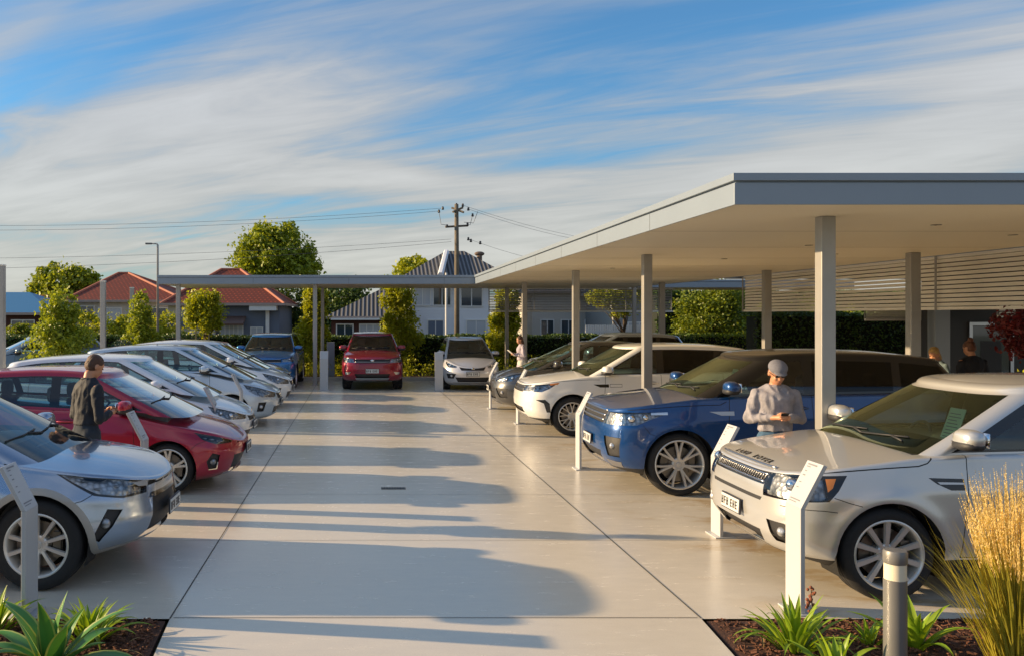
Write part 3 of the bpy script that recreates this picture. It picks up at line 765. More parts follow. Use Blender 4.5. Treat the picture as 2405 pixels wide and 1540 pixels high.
# --- white sleek off-roader
SP_R3 = suv(wsm=M_GLW, paint=P_WHITE, W=1.93, wb=2.87, rt=.365, belt=1.10, roof=1.66, oh=.88, rims=(9, 'split', .03), plate=None, mirror=(-.62, .10), privacy=2, roof_black=False, bars=([(.93, .5), (.88, .5), (.83, .48)], .006, M_SAT), bulb_r=.035, lamp_slim=True)
del SP_R3['plate']
SP_R3['marks'] = [
    arc_strip([(.55, .955), (.2, 1.0), (-.3, 1.03), (-.5, 1.03)], .007, 10, lo=.5), ('s', [(.95, .80), (.95, .905), (.6, .93), (.24, .975), (.40, .87), (.55, .805)], 60, .50), ('s', [(.40, .925), (.40, .955), (.22, .978), (.26, .94)], 61, .5),
    ('f', [(-.55, .955), (.55, .955), (.49, .78), (-.49, .78)], 70, .4), ('f', [(-.50, .50), (.50, .50), (.52, .40), (-.52, .40)], 71, .4), ('f', [(-.5, .36), (.5, .36), (.4, .26), (-.4, .26)], 72, .3),
    ('s', [(.66, .66), (.50, .67), (.42, .60), (.40, .44), (.47, .44), (.52, .60)], 73, .6), ('s', [(.95, .30), (.32, .33), (.32, .15), (.95, .15)], 12, .46), ('s', [(-.42, .33), (-2.4, .33), (-2.4, .10), (-.42, .10)], 12, .5),
    ('s', [(-.38, .945), (-.66, .95), (-.66, .895), (-.50, .895)], 73, .6), ('s', [(-.68, .955), (-.90, .955), (-.90, .90), (-.68, .895)], 10, .6), ('s', [(-.685, .948), (-.895, .948), (-.895, .906), (-.685, .903)], 50, .6)]
# --- graphite crossover
SP_R4 = hatch(wsm=M_GLW, paint=P_GREY, W=1.82, wb=2.67, rt=.34, belt=1.06, roof=1.60, oh=.90, nose_h=.84, rims=(5, 'twin', .05), bulb_r=.05, plate=(.52, 0), badge=(.80, .06, .04), bars=([(.84, .4), (.78, .4), (.72, .4)], .007, M_CHR))
SP_R4['marks'] = [('s', [(.95, .68), (.95, .83), (.5, .93), (.15, .98), (.30, .86), (.5, .72)], 60, .40), ('f', [(-.42, .86), (.42, .86), (.36, .68), (-.36, .68)], 70, .4), ('f', [(-.45, .48), (.45, .48), (.4, .3), (-.4, .3)], 71, .4), ('f', [(.52, .55), (.80, .55), (.76, .34), (.58, .34)], 63, .3),
    ('s', [(-.40, .28), (-2.3, .28), (-2.3, .10), (-.40, .10)], 12, .5)]
# --- silver black-windowed off-roader
SP_R5 = suv(paint=P_SILVERB, W=1.88, wb=2.68, rt=.36, belt=1.14, roof=1.72, oh=.85, plate=(.58, 0), privacy=3, glassm=M_GLD, bars=([(.95, .45), (.89, .45)], .01, M_SAT), ws=[(1.10, -.10), (1.60, -1.1), (1.70, -1.35)])
SP_R5['marks'] = [('s', [(.95, .78), (.95, .92), (.4, .97), (.45, .82)], 60, .5), ('f', [(-.5, .98), (.5, .98), (.46, .82), (-.46, .82)], 70, .4), ('f', [(-.45, .46), (.45, .46), (.4, .3), (-.4, .3)], 71, .4), ('s', [(-.40, .33), (-2.3, .33), (-2.3, .10), (-.40, .10)], 12, .5)]
# --- silver crossover, nearest on the left
SP_L1 = suv(wsm=M_GLW3, apillar=.36, paint=P_SILVERB, W=1.87, wb=2.69, rt=.366, belt=1.10, roof=1.63, oh=.88, rims=(10, 'single', .035), plate=(.53, 0), mirror=(-.60, .08), a_black=.10, clad=True, cladm=M_CLADS, Lf=.66, p=2.3, zesm=.2, lamp_slim=True, bulb_r=.028, gLf=.32,
    nose=[(.20, .58), (.30, .76), (.40, .86), (.52, .88), (.66, .85), (.78, .84), (.86, .80), (.94, .66)], crown=.06,
    ze=[(.88, .80), (.74, .865), (.5, .925), (0, 1.01), (-.45, 1.07), (-1.2, 1.10), (-2.6, 1.17), (-3.5, 1.19)],
    ws=[(1.05, -.10), (1.50, -1.0), (1.60, -1.28)], cowl=-.28, doors=[(-.62, -.1), (-1.55, 0), (-2.5, 0)], bars=([(.785, .3)], .010, M_SAT))
SP_L1['marks'] = [
    arc_strip([(.76, .835), (.6, .868), (.3, .925), (.1, .955), (-.15, .985), (-.28, 1.01)], .009, 10, lo=.25), arc_strip([(.46, .78), (.36, .72), (.26, .70)], .006, 10, lo=.6),
    ('s', [(.12, .942), (.34, .90), (.58, .862), (.84, .835), (.84, .715), (.64, .708), (.44, .755)], 14, .46), ('s', [(.16, .928), (.36, .888), (.60, .848), (.84, .824), (.84, .73), (.64, .724), (.46, .768)], 60, .48),
    ('f', [(-.40, .81), (.40, .81), (.44, .765), (-.44, .765)], 70, .3), ('f', [(.42, .815), (.58, .81), (.54, .775), (.44, .765)], 12, .3),
    ('s', [(.64, .62), (.54, .64), (.50, .55), (.44, .42), (.48, .38), (.58, .50)], 63, .55),
    ('f', [(-.40, .66), (.40, .66), (.50, .34), (-.50, .34)], 71, .4), ('f', [(-.42, .70), (.42, .70), (.46, .66), (-.46, .66)], 14, .4), ('f', [(-.55, .30), (.55, .30), (.48, .235), (-.48, .235)], 72, .3),
    ('s', [(1.0, .35), (.62, .31), (.30, .285), (.30, .10), (1.0, .10)], 12, .0), ('s', [(-.42, .33), (-2.3, .33), (-2.3, .10), (-.42, .10)], 12, .5)]
# --- red hatch
SP_L2 = hatch(paint=P_RED, W=1.80, wb=2.62, rt=.318, rim_r=.242, belt=1.03, roof=1.52, oh=.86, nose_h=.70, rims=(5, 'twin', .06), plate=(.48, 0), lamp_slim=True, bulb_r=.035, lamp_dark=True, privacy=0)
SP_L2['marks'] = [
    arc_strip([(.62, .76), (.4, .855), (.1, .94), (-.12, .97)], .008, 10, lo=.3), arc_strip([(.48, .66), (.36, .62), (.29, .56)], .006, 10, lo=.6),
    ('s', [(.16, .895), (.34, .865), (.56, .765), (.78, .66), (.72, .60), (.58, .60), (.42, .665), (.28, .77)], 60, .42),
    ('f', [(-.46, .68), (.46, .68), (.40, .58), (-.40, .58)], 70, .3), ('f', [(-.50, .44), (.50, .44), (.46, .22), (-.46, .22)], 71, .3),
    ('s', [(.62, .47), (.54, .50), (.47, .40), (.49, .29), (.58, .29)], 63, .5), ('f', [(-.55, .225), (.55, .225), (.5, .19), (-.5, .19)], 74, .3)]
# --- white hatches and the silver one between them
def hatchv(**k):
    d = hatch(**k)
    d['marks'] = [arc_strip([(.66, .82), (.4, .90), (.1, .97), (-.15, 1.0)], .009, 10, lo=.3),
        ('s', [(.14, .93), (.4, .875), (.62, .79), (.84, .69), (.80, .58), (.56, .60), (.34, .71)], 60, .40),
        ('f', [(-.40, .72), (.40, .72), (.30, .54), (-.30, .54)], 70, .3), ('f', [(-.48, .40), (.48, .40), (.42, .20), (-.42, .24)], 71, .35), ('s', [(.66, .50), (.52, .50), (.48, .32), (.60, .32)], 63, .45)]
    return d
SP_L3 = hatchv(paint=P_WHITE2, W=1.80, wb=2.62, rt=.32, belt=1.08, roof=1.57, oh=.86, nose_h=.74, plate=(.46, 0), badge=(.68, .05, .05), bulb_r=.045)
SP_L4 = hatchv(paint=P_ICE, W=1.80, wb=2.64, rt=.32, belt=1.10, roof=1.60, oh=.88, nose_h=.77, plate=(.46, 0), bulb_r=.03, lamp_slim=True, ws=[(1.05, .10), (1.50, -.84), (1.60, -1.14)])
SP_L5 = hatchv(paint=P_WHITE2, W=1.80, wb=2.66, rt=.32, belt=1.10, roof=1.60, oh=.88, nose_h=.77, plate=(.46, 0), badge=(.66, .05, .05), bulb_r=.04, roof_black=False)
SP_L6 = hatchv(paint=P_SILVERB, W=1.76, wb=2.6, rt=.31, belt=1.0, roof=1.50, oh=.84, nose_h=.76, plate=(.46, 0), bulb_r=.04)
SP_L7 = hatchv(paint=P_TEAL, W=1.80, wb=2.66, rt=.32, belt=1.05, roof=1.55, oh=.88, nose_h=.84, plate=(.46, 0), bulb_r=.04)
# --- the cars across the end
SP_F2 = suv(paint=P_RED2, W=1.84, wb=2.66, rt=.36, belt=1.12, roof=1.66, oh=.86, plate=(.585, 0), badge=(.885, .055, .032), bars=([(.925, .50), (.845, .50)], .008, M_SAT), bulb_r=.04)
SP_F2['marks'] = [('s', [(.95, .82), (.95, .93), (.5, .97), (.32, .95), (.5, .83)], 60, .52), ('f', [(-.54, .96), (.54, .96), (.50, .81), (-.50, .81)], 70, .4), ('f', [(-.52, .50), (.52, .50), (.44, .34), (-.44, .34)], 71, .4), ('f', [(-.50, .38), (.50, .38), (.46, .31), (-.46, .31)], 72, .3),
    ('f', [(.62, .56), (.80, .54), (.78, .48), (.68, .48)], 74, .3), ('s', [(1, .30), (.3, .30), (.3, .1), (1, .1)], 12, .3)]
SP_F1 = suv(paint=P_BLUE2, W=1.84, wb=2.66, rt=.36, belt=1.10, roof=1.62, oh=.86, plate=(.56, 0), bars=([(.90, .50), (.82, .50)], .008, M_SAT), bulb_r=.04)
SP_F1['marks'] = SP_F2['marks']
P_PALE = paint('pale silver car paint', (.62, .62, .64), .35, .3)
SP_F3 = hatch(paint=P_PALE, W=1.70, wb=2.45, rt=.30, belt=.99, roof=1.52, oh=.80, nose_h=.80, plate=(.50, 0), badge=(.66, .05, .03), bulb_r=.05)
SP_F3['marks'] = [('s', [(.90, .66), (.90, .80), (.5, .90), (.12, .95), (.28, .80), (.5, .68)], 60, .44), ('f', [(-.40, .72), (.40, .72), (.33, .60), (-.33, .60)], 70, .4), ('f', [(-.50, .40), (.50, .40), (.42, .26), (-.42, .26)], 71, .35), ('f', [(-.56, .245), (.56, .245), (.5, .20), (-.5, .20)], 74, .3), ('f', [(.48, .50), (.74, .50), (.70, .36), (.54, .36)], 63, .3)]
# ================================================================ the setting
def conc_fn(m, t, b):
    tcn = nd(t, 'ShaderNodeTexCoord')
    mp = nd(t, 'ShaderNodeMapping'); mp.inputs['Scale'].default_value = (1.0, 2.2, 1); t.links.new(tcn.outputs['Object'], mp.inputs[0])
    n1 = nd(t, 'ShaderNodeTexNoise', ins={'Scale': .35, 'Detail': 6.0, 'Roughness': .6}); t.links.new(mp.outputs[0], n1.inputs['Vector'])
    mp2 = nd(t, 'ShaderNodeMapping'); mp2.inputs['Scale'].default_value = (1.0, 2.4, 1); t.links.new(tcn.outputs['Object'], mp2.inputs[0])
    n2 = nd(t, 'ShaderNodeTexNoise', ins={'Scale': 3.0, 'Detail': 8.0, 'Roughness': .7}); t.links.new(mp2.outputs[0], n2.inputs['Vector'])
    n3 = nd(t, 'ShaderNodeTexNoise', ins={'Scale': 90.0, 'Detail': 3.0}); t.links.new(tcn.outputs['Object'], n3.inputs['Vector'])
    a = nd(t, 'ShaderNodeMix', data_type='RGBA'); t.links.new(n1.outputs['Fac'], a.inputs[0]); a.inputs[6].default_value = (.62, .56, .46, 1); a.inputs[7].default_value = (.72, .65, .53, 1)
    r2 = nd(t, 'ShaderNodeMapRange', ins={1: .3, 2: .75, 3: .95, 4: 1.035}); t.links.new(n2.outputs['Fac'], r2.inputs[0])
    r3 = nd(t, 'ShaderNodeMapRange', ins={1: .3, 2: .7, 3: .95, 4: 1.035}); t.links.new(n3.outputs['Fac'], r3.inputs[0])
    mu = nd(t, 'ShaderNodeMath', operation='MULTIPLY'); t.links.new(r2.outputs[0], mu.inputs[0]); t.links.new(r3.outputs[0], mu.inputs[1])
    sc = nd(t, 'ShaderNodeVectorMath', operation='SCALE'); t.links.new(a.outputs[2], sc.inputs[0]); t.links.new(mu.outputs[0], sc.inputs[3])
    # ochre patches painted in for warm sun reflected in the right-hand bays
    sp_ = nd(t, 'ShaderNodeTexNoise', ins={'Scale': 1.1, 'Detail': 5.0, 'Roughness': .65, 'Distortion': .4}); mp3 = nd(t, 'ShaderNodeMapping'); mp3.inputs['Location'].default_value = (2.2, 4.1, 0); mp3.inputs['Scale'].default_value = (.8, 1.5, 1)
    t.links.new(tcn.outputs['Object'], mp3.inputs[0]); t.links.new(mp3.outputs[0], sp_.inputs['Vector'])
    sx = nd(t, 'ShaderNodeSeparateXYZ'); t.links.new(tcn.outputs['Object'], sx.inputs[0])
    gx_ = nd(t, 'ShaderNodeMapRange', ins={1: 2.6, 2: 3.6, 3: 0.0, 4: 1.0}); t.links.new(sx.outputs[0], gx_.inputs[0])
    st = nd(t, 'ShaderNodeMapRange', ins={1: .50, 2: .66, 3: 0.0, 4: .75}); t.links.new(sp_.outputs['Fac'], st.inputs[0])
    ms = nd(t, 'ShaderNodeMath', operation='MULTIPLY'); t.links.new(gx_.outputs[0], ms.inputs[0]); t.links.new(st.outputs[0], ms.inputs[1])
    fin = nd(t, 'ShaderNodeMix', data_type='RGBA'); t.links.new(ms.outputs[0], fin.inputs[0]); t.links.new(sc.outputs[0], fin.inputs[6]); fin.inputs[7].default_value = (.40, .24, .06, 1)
    t.links.new(fin.outputs[2], b.inputs['Base Color'])
    rr = nd(t, 'ShaderNodeMapRange', ins={1: .3, 2: .7, 3: .17, 4: .30}); t.links.new(n2.outputs['Fac'], rr.inputs[0]); t.links.new(rr.outputs[0], b.inputs['Roughness'])
    bp = nd(t, 'ShaderNodeBump', ins={'Strength': .12, 'Distance': .004}); t.links.new(n3.outputs['Fac'], bp.inputs['Height']); t.links.new(bp.outputs[0], b.inputs['Normal'])
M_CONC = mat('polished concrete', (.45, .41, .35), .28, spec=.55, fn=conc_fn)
M_CONC2 = mat('pale concrete', (.50, .47, .41), .6, fn=vary(2, .12, .2, 80))
M_EARTH = mat('dry grass verge', (.10, .11, .05), .95, fn=vary(.4, .3, .4, 20))
M_ASPH = mat('asphalt', (.05, .05, .052), .85, fn=vary(6, .2, .4, 150))
M_JOINT = mat('joint sealant', (.045, .04, .035), .8)
M_MULCH = mat('bark mulch bed', (.075, .030, .016), .95, fn=vary(18, .4, .8, 60))
M_BARK = mat('bark chips', (.13, .052, .026), .9, fn=vary(9, .45, .3, 60, coord='Object'))
def sheet(name, pts, z, m): 
    o = mobj(name, [(x, y, z) for x, y in pts], [tuple(range(len(pts)))], m); o['kind'] = 'structure'; return o
sheet('ground', [(-900, -60), (900, -60), (900, 1500), (-900, 1500)], -.06, M_EARTH)
JL0, JL1 = gp(399, 1452), gp(734, 917); JR0, JR1 = gp(1645, 1450), gp(1049, 931)
YK = 29.9; YB = JL0.y
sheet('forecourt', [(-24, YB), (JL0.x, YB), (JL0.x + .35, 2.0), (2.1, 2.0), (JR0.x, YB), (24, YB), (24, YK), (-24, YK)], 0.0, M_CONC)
sheet('street', [(-200, 37), (200, 37), (200, 44), (-200, 44)], -.05, M_ASPH)
def joint(a, b, w):
    d = (b - a).normalized(); n = Vector((-d.y, d.x, 0)) * w / 2; o = mobj('slab_joint', [a - n, b - n, b + n, a + n], [(0, 1, 2, 3)], M_JOINT); o.location.z = .004; o['kind'] = 'structure'
def ext(a, b, y): k = (y - a.y) / (b.y - a.y); return a + (b - a) * k
joint(ext(JL0, JL1, YB), ext(JL0, JL1, YK), .009); joint(ext(JR0, JR1, YB), ext(JR0, JR1, YK), .009)
for k in range(11):
    y = YB + .02 + 2.22 * k; joint(Vector((-9 if k else JL0.x + .02, y, 0)), Vector((9 if k else JR0.x - .02, y, 0)), .005 if k else .008)
b = MB(); b.box(-24, 24, YK, YK + .15, -.06, .12); o = b.obj('kerb', M_CONC2, bevel=.01); o['kind'] = 'structure'
sheet('planting_bed', [(-30, YK + .15), (30, YK + .15), (30, 36.4), (-30, 36.4)], .06, M_MULCH)
def bed(name, P):
    b = MB(); b.prism(P, 'z', -.05, -.012); o = b.obj(name, M_MULCH); o['kind'] = 'structure'
bed('planting_bed', [(-14, YB - .01), (JL0.x - .03, YB - .01), (JL0.x + .30, 2.0), (-14, 2.0)])
bed('planting_bed', [(JR0.x + .03, YB - .01), (14, YB - .01), (14, 2.0), (2.15, 2.0)])
b = MB()
for i in range(9000):
    left = i % 2
    y = YB - .03 - rnd.random() ** 1.2 * 2.0
    if left: x = JL0.x - .06 + (YB - y) * .075 - rnd.random() * 2.6
    else: x = JR0.x + .08 - (YB - y) * .10 + rnd.random() * 3.4
    l, w_, h = rnd.uniform(.012, .045), rnd.uniform(.008, .018), rnd.uniform(.004, .009)
    M = Matrix.Translation((x, y, -.008 + rnd.random() * .02)) @ Matrix.Rotation(rnd.random() * 6.28, 4, 'Z') @ Matrix.Rotation(rnd.uniform(-.5, .5), 4, 'X') @ Matrix.Rotation(rnd.uniform(-.5, .5), 4, 'Y')
    b.box(-l / 2, l / 2, -w_ / 2, w_ / 2, 0, h, M)
tag(mobj('bark_chips', b.V, b.F, M_BARK), 'reddish bark chips covering the two front beds', 'mulch', kind='stuff')
b = MB(); b.box(8.9, 26, 5, YK, -.05, .15); o = b.obj('walkway', M_CONC2, bevel=.015); o['kind'] = 'structure'
c = gp(923, 1146); b = MB(); b.box(-.15, .16, -.055, .055, .0, .006); t_ = b.obj('drain_cover', M_TRIM, loc=c)
tag(t_, 'small dark rectangular drain cover set in the concrete aisle', 'drain cover')
b = MB()
for k in range(9): b.box(-.15 + k * .034, -.135 + k * .034, -.05, .05, .006, .009)
b.obj('slat', M_PLAS, t_)
# ---------------------------------------------------------------- canopies and posts
M_FASC = mat('pale grey metal fascia', (.25, .30, .36), .38, .15, fn=vary(1.5, .04, .03, 30))
M_SOFF = mat('cream soffit', (.76, .67, .50), .45, fn=vary(.6, .06, .05, 12, stretch=(1, .3, 1)))
M_POST = mat('galvanised grey post', (.36, .35, .33), .42, .35, fn=vary(3, .1, .05, 40))
M_SLAT = mat('white louvre blade', (.80, .77, .70), .4)
SOF = CH + .976; FH = .274
def canopy(name, x0, x1, y0, y1, label, sof=SOF, sm=None, joints=True, group='flat roofed canopies over the parking bays'):
    r = empty(name, ((x0 + x1) / 2, (y0 + y1) / 2, 0)); tag(r, label, 'canopy', group); r.rotation_euler = (0, 0, 0)
    ox, oy = (x0 + x1) / 2, (y0 + y1) / 2
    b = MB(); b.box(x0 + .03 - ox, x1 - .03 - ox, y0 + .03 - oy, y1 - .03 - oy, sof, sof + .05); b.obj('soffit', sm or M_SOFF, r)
    b = MB(); b.box(x0 + .02 - ox, x1 - .02 - ox, y0 + .02 - oy, y1 - .02 - oy, sof + .055, sof + FH - .06); b.obj('roof', M_FASC, r)
    b = MB(); t = .012; zl, zh = sof - .004, sof + FH - .085
    def ring(o_, z0, z1):
        X0, X1, Y0, Y1 = x0 - o_ - ox, x1 + o_ - ox, y0 - o_ - oy, y1 + o_ - oy
        b.box(X0, X1, Y0, Y0 + t, z0, z1); b.box(X0, X1, Y1 - t, Y1, z0, z1); b.box(X0, X0 + t, Y0 + t + .001, Y1 - t - .001, z0, z1); b.box(X1 - t, X1, Y0 + t + .001, Y1 - t - .001, z0, z1)
    ring(0, zl, zh); b.obj('fascia', M_FASC, r, bevel=.003)
    b = MB(); b.box(x0 - .018 - ox, x1 + .018 - ox, y0 - .018 - oy, y1 + .018 - oy, sof + FH - .068, sof + FH); b.obj('roof_capping', M_FASC, r, bevel=.004)
    if joints:
        b = MB(); k = y0 + 2.4
        while k < y1: b.box(x0 - .0015 - ox, x0 + .001 - ox, k - .003 - oy, k + .003 - oy, zl, zh); k += 2.4
        k = x0 + 3.0
        while k < x1: b.box(k - .003 - ox, k + .003 - ox, y0 - .0015 - oy, y0 + .001 - oy, zl, zh); k += 3.0
        o_ = b.obj('panel_joint', M_JOINT, r); o_['kind'] = 'stuff'
    return r
XE = 3.185; YE = 7.81; XS = 9.3
cr = canopy('canopy', XE, XS, YE, 27.78, 'long cream-soffited canopy over the off-road cars on the right')
b = MB()
for k in range(1, 8): yy = -9.9 + k * 2.44; b.box(-3.02, 3.02, yy - .003, yy + .003, SOF - .0012, SOF - .0002)
b.obj('soffit_joint', M_JOINT, cr)['kind'] = 'stuff'
for x, y in ((6.1, 9.6), (6.1, 12.4), (6.1, 15.4), (7.8, 10.8), (5.0, 18.5), (7.4, 14.2)):
    b = MB(); b.lathe([(.001, SOF - .006), (.05, SOF - .006), (.056, SOF - .001), (.056, SOF)], 16); b.obj('downlight', M_TRIM, cr, loc=(x - (XE + XS) / 2, y - (YE + 27.78) / 2, 0))
canopy('canopy', gx(370, FPX / 27.8), 9.2, 27.8, 32.2, 'narrow far canopy spanning the end row in front of the houses')
canopy('canopy', 9.35, 17, 31.3, 34.5, 'blue-shaded canopy end seen past the louvres, before the tall hedge', joints=False)
def post(x, y, h, w, label, group, cap=False, z0=0.0, foot=True):
    b = MB(); b.box(-w / 2, w / 2, -w / 2, w / 2, z0, h); o = b.obj('post', M_POST, bevel=.006, loc=(x, y, 0)); tag(o, label, 'post', group)
    if foot:
        b = MB(); b.box(-w * .85, w * .85, -w * .85, w * .85, z0, z0 + .012); b.obj('base_plate', M_POST, o, bevel=.003)
    if cap:
        b = MB(); b.box(-w * .54, w * .54, -w * .54, w * .54, h + .001, h + .03); b.obj('cap', M_SLAT, o, bevel=.004)
    return o
canopy('canopy', 9.5, 17, 7.0, 24.0, 'shaded showroom canopy seen through the long louvre screen', joints=False, sm=mat('darkened soffit', (.055, .045, .035), .6))  # soffit colour darkened for contrast behind the louvre blades
W_ = .14
front = [(4.44 + .05, 8.80, 'nearest canopy post, rising behind the silver off-roader bonnet'), (4.37 + .06, 14.35, 'canopy post standing between the blue and the white off-roaders'), (4.36 + .06, 19.35, 'canopy post between the white off-roader and the graphite crossover'), (4.38 + .06, 26.05, 'canopy post beside the woman reading at the far end')]
for x, y, l in front: post(x, y, SOF - .001, W_, l, 'canopy posts')
back = [(8.42 + .05, 13.9, 'rear canopy post behind the blue off-roader roof, by the two women'), (8.52 + .05, 19.3, 'rear canopy post behind the white off-roader tail'), (8.55 + .05, 26.4, 'rear canopy post near the corner of the far louvre screen')]
for x, y, l in back: post(x, y, SOF - .001, .155, l, 'canopy posts')
post(gx(1190, 66.6), 31.2, SOF - .001, .12, 'far canopy post left of the reading woman', 'canopy posts'); post(gx(1489, 66.6), 31.2, SOF - .001, .12, 'far canopy post seen through the louvre screen on the right', 'canopy posts')
post(gx(740, 73.9), 28.15, SOF - .001, .13, 'far canopy post beside the short white stand in the end row', 'canopy posts'); post(gx(757, 66.6), 31.4, SOF - .001, .11, 'thin rear post just behind the middle far canopy post', 'canopy posts')
post(gx(419, 73.9), 28.15, SOF - .001, .13, 'leftmost post of the far canopy, beside the staked tree', 'canopy posts')
post(gx(2, 117.8), 17.65, SOF, .15, 'free standing capped grey post at the left edge of the photo', 'free standing posts on the left', True)
post(gx(243, 79.9), 26.0, SOF, .14, 'free standing grey post between the leafy bush and the red roof', 'free standing posts on the left', True)
post(gx(311, 64.5), 32.2, SOF, .13, 'farthest free standing grey post in front of the narrow tree', 'free standing posts on the left', True)
def louvre(name, p0, p1, z0, z1, n, label, posts=3, blade=.055, m=None):
    """horizontal blades between two ground points"""
    p0, p1 = Vector(p0), Vector(p1); L = (p1 - p0).length; a = math.atan2(p1.y - p0.y, p1.x - p0.x)
    r = empty(name, (p0.x, p0.y, 0), a); tag(r, label, 'louvre screen', 'horizontal louvre screens')
    step = (z1 - z0) / n
    for i in range(n):
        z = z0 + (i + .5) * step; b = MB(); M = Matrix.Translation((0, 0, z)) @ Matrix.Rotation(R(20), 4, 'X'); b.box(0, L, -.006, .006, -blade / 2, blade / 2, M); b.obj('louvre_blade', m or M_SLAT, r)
    b = MB(); b.box(-.03, L + .03, -.03, .03, z1 + .001, z1 + .05); b.obj('top_rail', M_SLAT, r, bevel=.004)
    b = MB(); b.box(-.03, L + .03, -.03, .03, z0 - .05, z0 - .001); b.obj('bottom_rail', M_SLAT, r, bevel=.004)
    for k in range(posts):
        x = L * k / (posts - 1); b = MB(); b.box(x - .012, x + .012, .045, .075, z0 - .05, z1 + .05); b.obj('mullion', M_POST, r, bevel=.003)
    return r
louvre('louvre_screen', (XS + .06, 7.0), (XS + .06, 22.3), CH + .0145 * XS, SOF - .055, 11, 'long louvre screen hanging under the right canopy edge', 5)
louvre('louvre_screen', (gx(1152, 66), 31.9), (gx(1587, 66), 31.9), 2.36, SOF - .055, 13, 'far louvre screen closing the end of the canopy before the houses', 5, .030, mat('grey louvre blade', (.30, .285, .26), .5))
louvre('louvre_screen', (gx(2040, 100), 20.9), (gx(2236, 100), 20.9), 2.12, 2.36, 5, 'short blue-shaded louvre strip below the long screen', 3, .035)
louvre('louvre_screen', (gx(2332, 115), 17.9), (gx(2470, 115), 17.9), 2.20, 2.42, 3, 'small white louvre strip over the showroom corner at the right edge', 2, .05)
# ---------------------------------------------------------------- price stands
M_STAND = mat('white powder coated stand', (.48, .49, .50), .35, fn=vary(2, .02))
M_PRINT = mat('grey printed lines', (.22, .22, .24), .6)
def stand(px, py, side, label, w=.24, tall=1.10, rzadd=0.0, bend=True, loc=None):
    p = gp(px, py) if loc is None else Vector(loc)
    r = empty('price_stand', p, (0 if side > 0 else PI) + rzadd); tag(r, label, 'price stand', 'white price stands in front of the cars')
    t = .034
    if bend:
        zb_, dx = tall - .32, .165; b = MB(); b.box(0, t, -w / 2, w / 2, .012, zb_); b.obj('post', M_STAND, r, bevel=.004)
        k = .30; P = [(0, zb_ + .0005), (t, zb_ + .0005), (t + dx, tall - .008), (dx + .004, tall + .004)]
        b = MB(); b.prism(P, 'y', -w / 2, w / 2); pn = b.obj('sloped_panel', M_STAND, r, bevel=.003)
        nx, nz = -(tall - zb_), dx; l = math.hypot(nx, nz); nx /= l; nz /= l
        def pt(q, y, o=.0015): return (dx * q + nx * o, y, zb_ + (tall - zb_) * q + nz * o)
        b = MB(); rr_ = random.Random(int(px))
        for q, y0, y1, hh in ((.93, -.05, .08, .012), (.88, .03, .08, .008), (.78, .05, .08, .008), (.68, .045, .08, .010), (.52, .05, .08, .008), (.40, .05, .085, .008), (.14, -.06, .09, .010), (.09, -.02, .09, .007)):
            b.add([pt(q, y0), pt(q, y1), pt(q + hh / .36, y1), pt(q + hh / .36, y0)], [(0, 1, 2, 3)])
        b.obj('printed_text', M_PRINT, pn)
    else:
        b = MB(); b.box(0, t, -w / 2, w / 2, .012, tall - .22); b.obj('post', M_STAND, r, bevel=.004)
        b = MB(); b.prism([(0, tall - .2195), (t, tall - .2195), (t + .08, tall), (.08, tall)], 'y', -w / 2, w / 2); b.obj('sloped_panel', M_STAND, r, bevel=.003)
    b = MB(); b.box(-.05, .16, -w / 2 - .02, w / 2 + .02, 0, .011); b.obj('base_plate', M_STAND, r, bevel=.003)
stand(1862, 1432, 1, 'nearest white stand on the right, covering part of the silver headlight')
stand(1680, 1256, 1, 'white stand between the silver and the blue off-roaders')
stand(1356, 1100, 1, 'slim white stand in front of the white off-roader wheel')
stand(1150, 959, 1, 'slim white stand at the nose of the graphite crossover')
stand(1214, 994, 1, 'white stand half hidden behind the white off-roader nose')
stand(75, 1440, -1, 'nearest white stand on the left, before the silver crossover wheel')
stand(0, 0, -1, 'white stand beside the man in the dark jacket and the red hatchback', loc=(gx(343, 205), FPX / 205, 0))
stand(0, 0, -1, 'white stand leaning over the first white hatchback wing', loc=(gx(510, 152), FPX / 152, 0))
stand(0, 0, -1, 'white stand before the ice silver hatchback bonnet', loc=(gx(569, 125), FPX / 125, 0))
stand(761, 914, 1, 'upright white stand left of the ruby off-roader in the end row', rzadd=PI / 2, tall=1.15, bend=False, loc=gp(761, 916))
stand(1030, 917, 1, 'upright white stand left of the small pale hatchback in the end row', rzadd=PI / 2, tall=1.13, bend=False, loc=gp(1031, 918))
b = MB(); b.box(-.13, .13, -.10, .10, .06, 1.25); b.box(-.135, .135, -.105, .105, 1.251, 1.275)
tag(b.obj('service_cabinet', M_FASC, bevel=.005, loc=(gx(777, 68), 30.6, 0)), 'grey box cabinet standing in the far bed behind the white stand', 'cabinet')
# ---------------------------------------------------------------- bollard light
M_BOL = mat('dark grey bollard paint', (.19, .188, .18), .42, .3, fn=vary(5, .08, .05, 60)); M_DIFF = mat('cream bollard diffuser', (.72, .66, .50), .5)
s_ = 392.; bl = empty('bollard_light', (gx(2102.5, s_), FPX / s_, 0)); tag(bl, 'grey round bollard light with cream band in the right bed', 'bollard light')
b = MB(); b.lathe([(.001, -.02), (.064, -.02), (.064, .62), (.060, .622), (.001, .622)], 40); b.obj('shaft', M_BOL, bl, auto=30)
b = MB(); b.lathe([(.001, .6225), (.061, .6225), (.061, .718), (.001, .718)], 40); b.obj('diffuser', M_DIFF, bl, auto=30)
b = MB(); b.lathe([(.001, .7185), (.064, .7185), (.066, .722), (.066, .785), (.060, .796), (.001, .799)], 40); b.obj('cap', M_BOL, bl, auto=30)
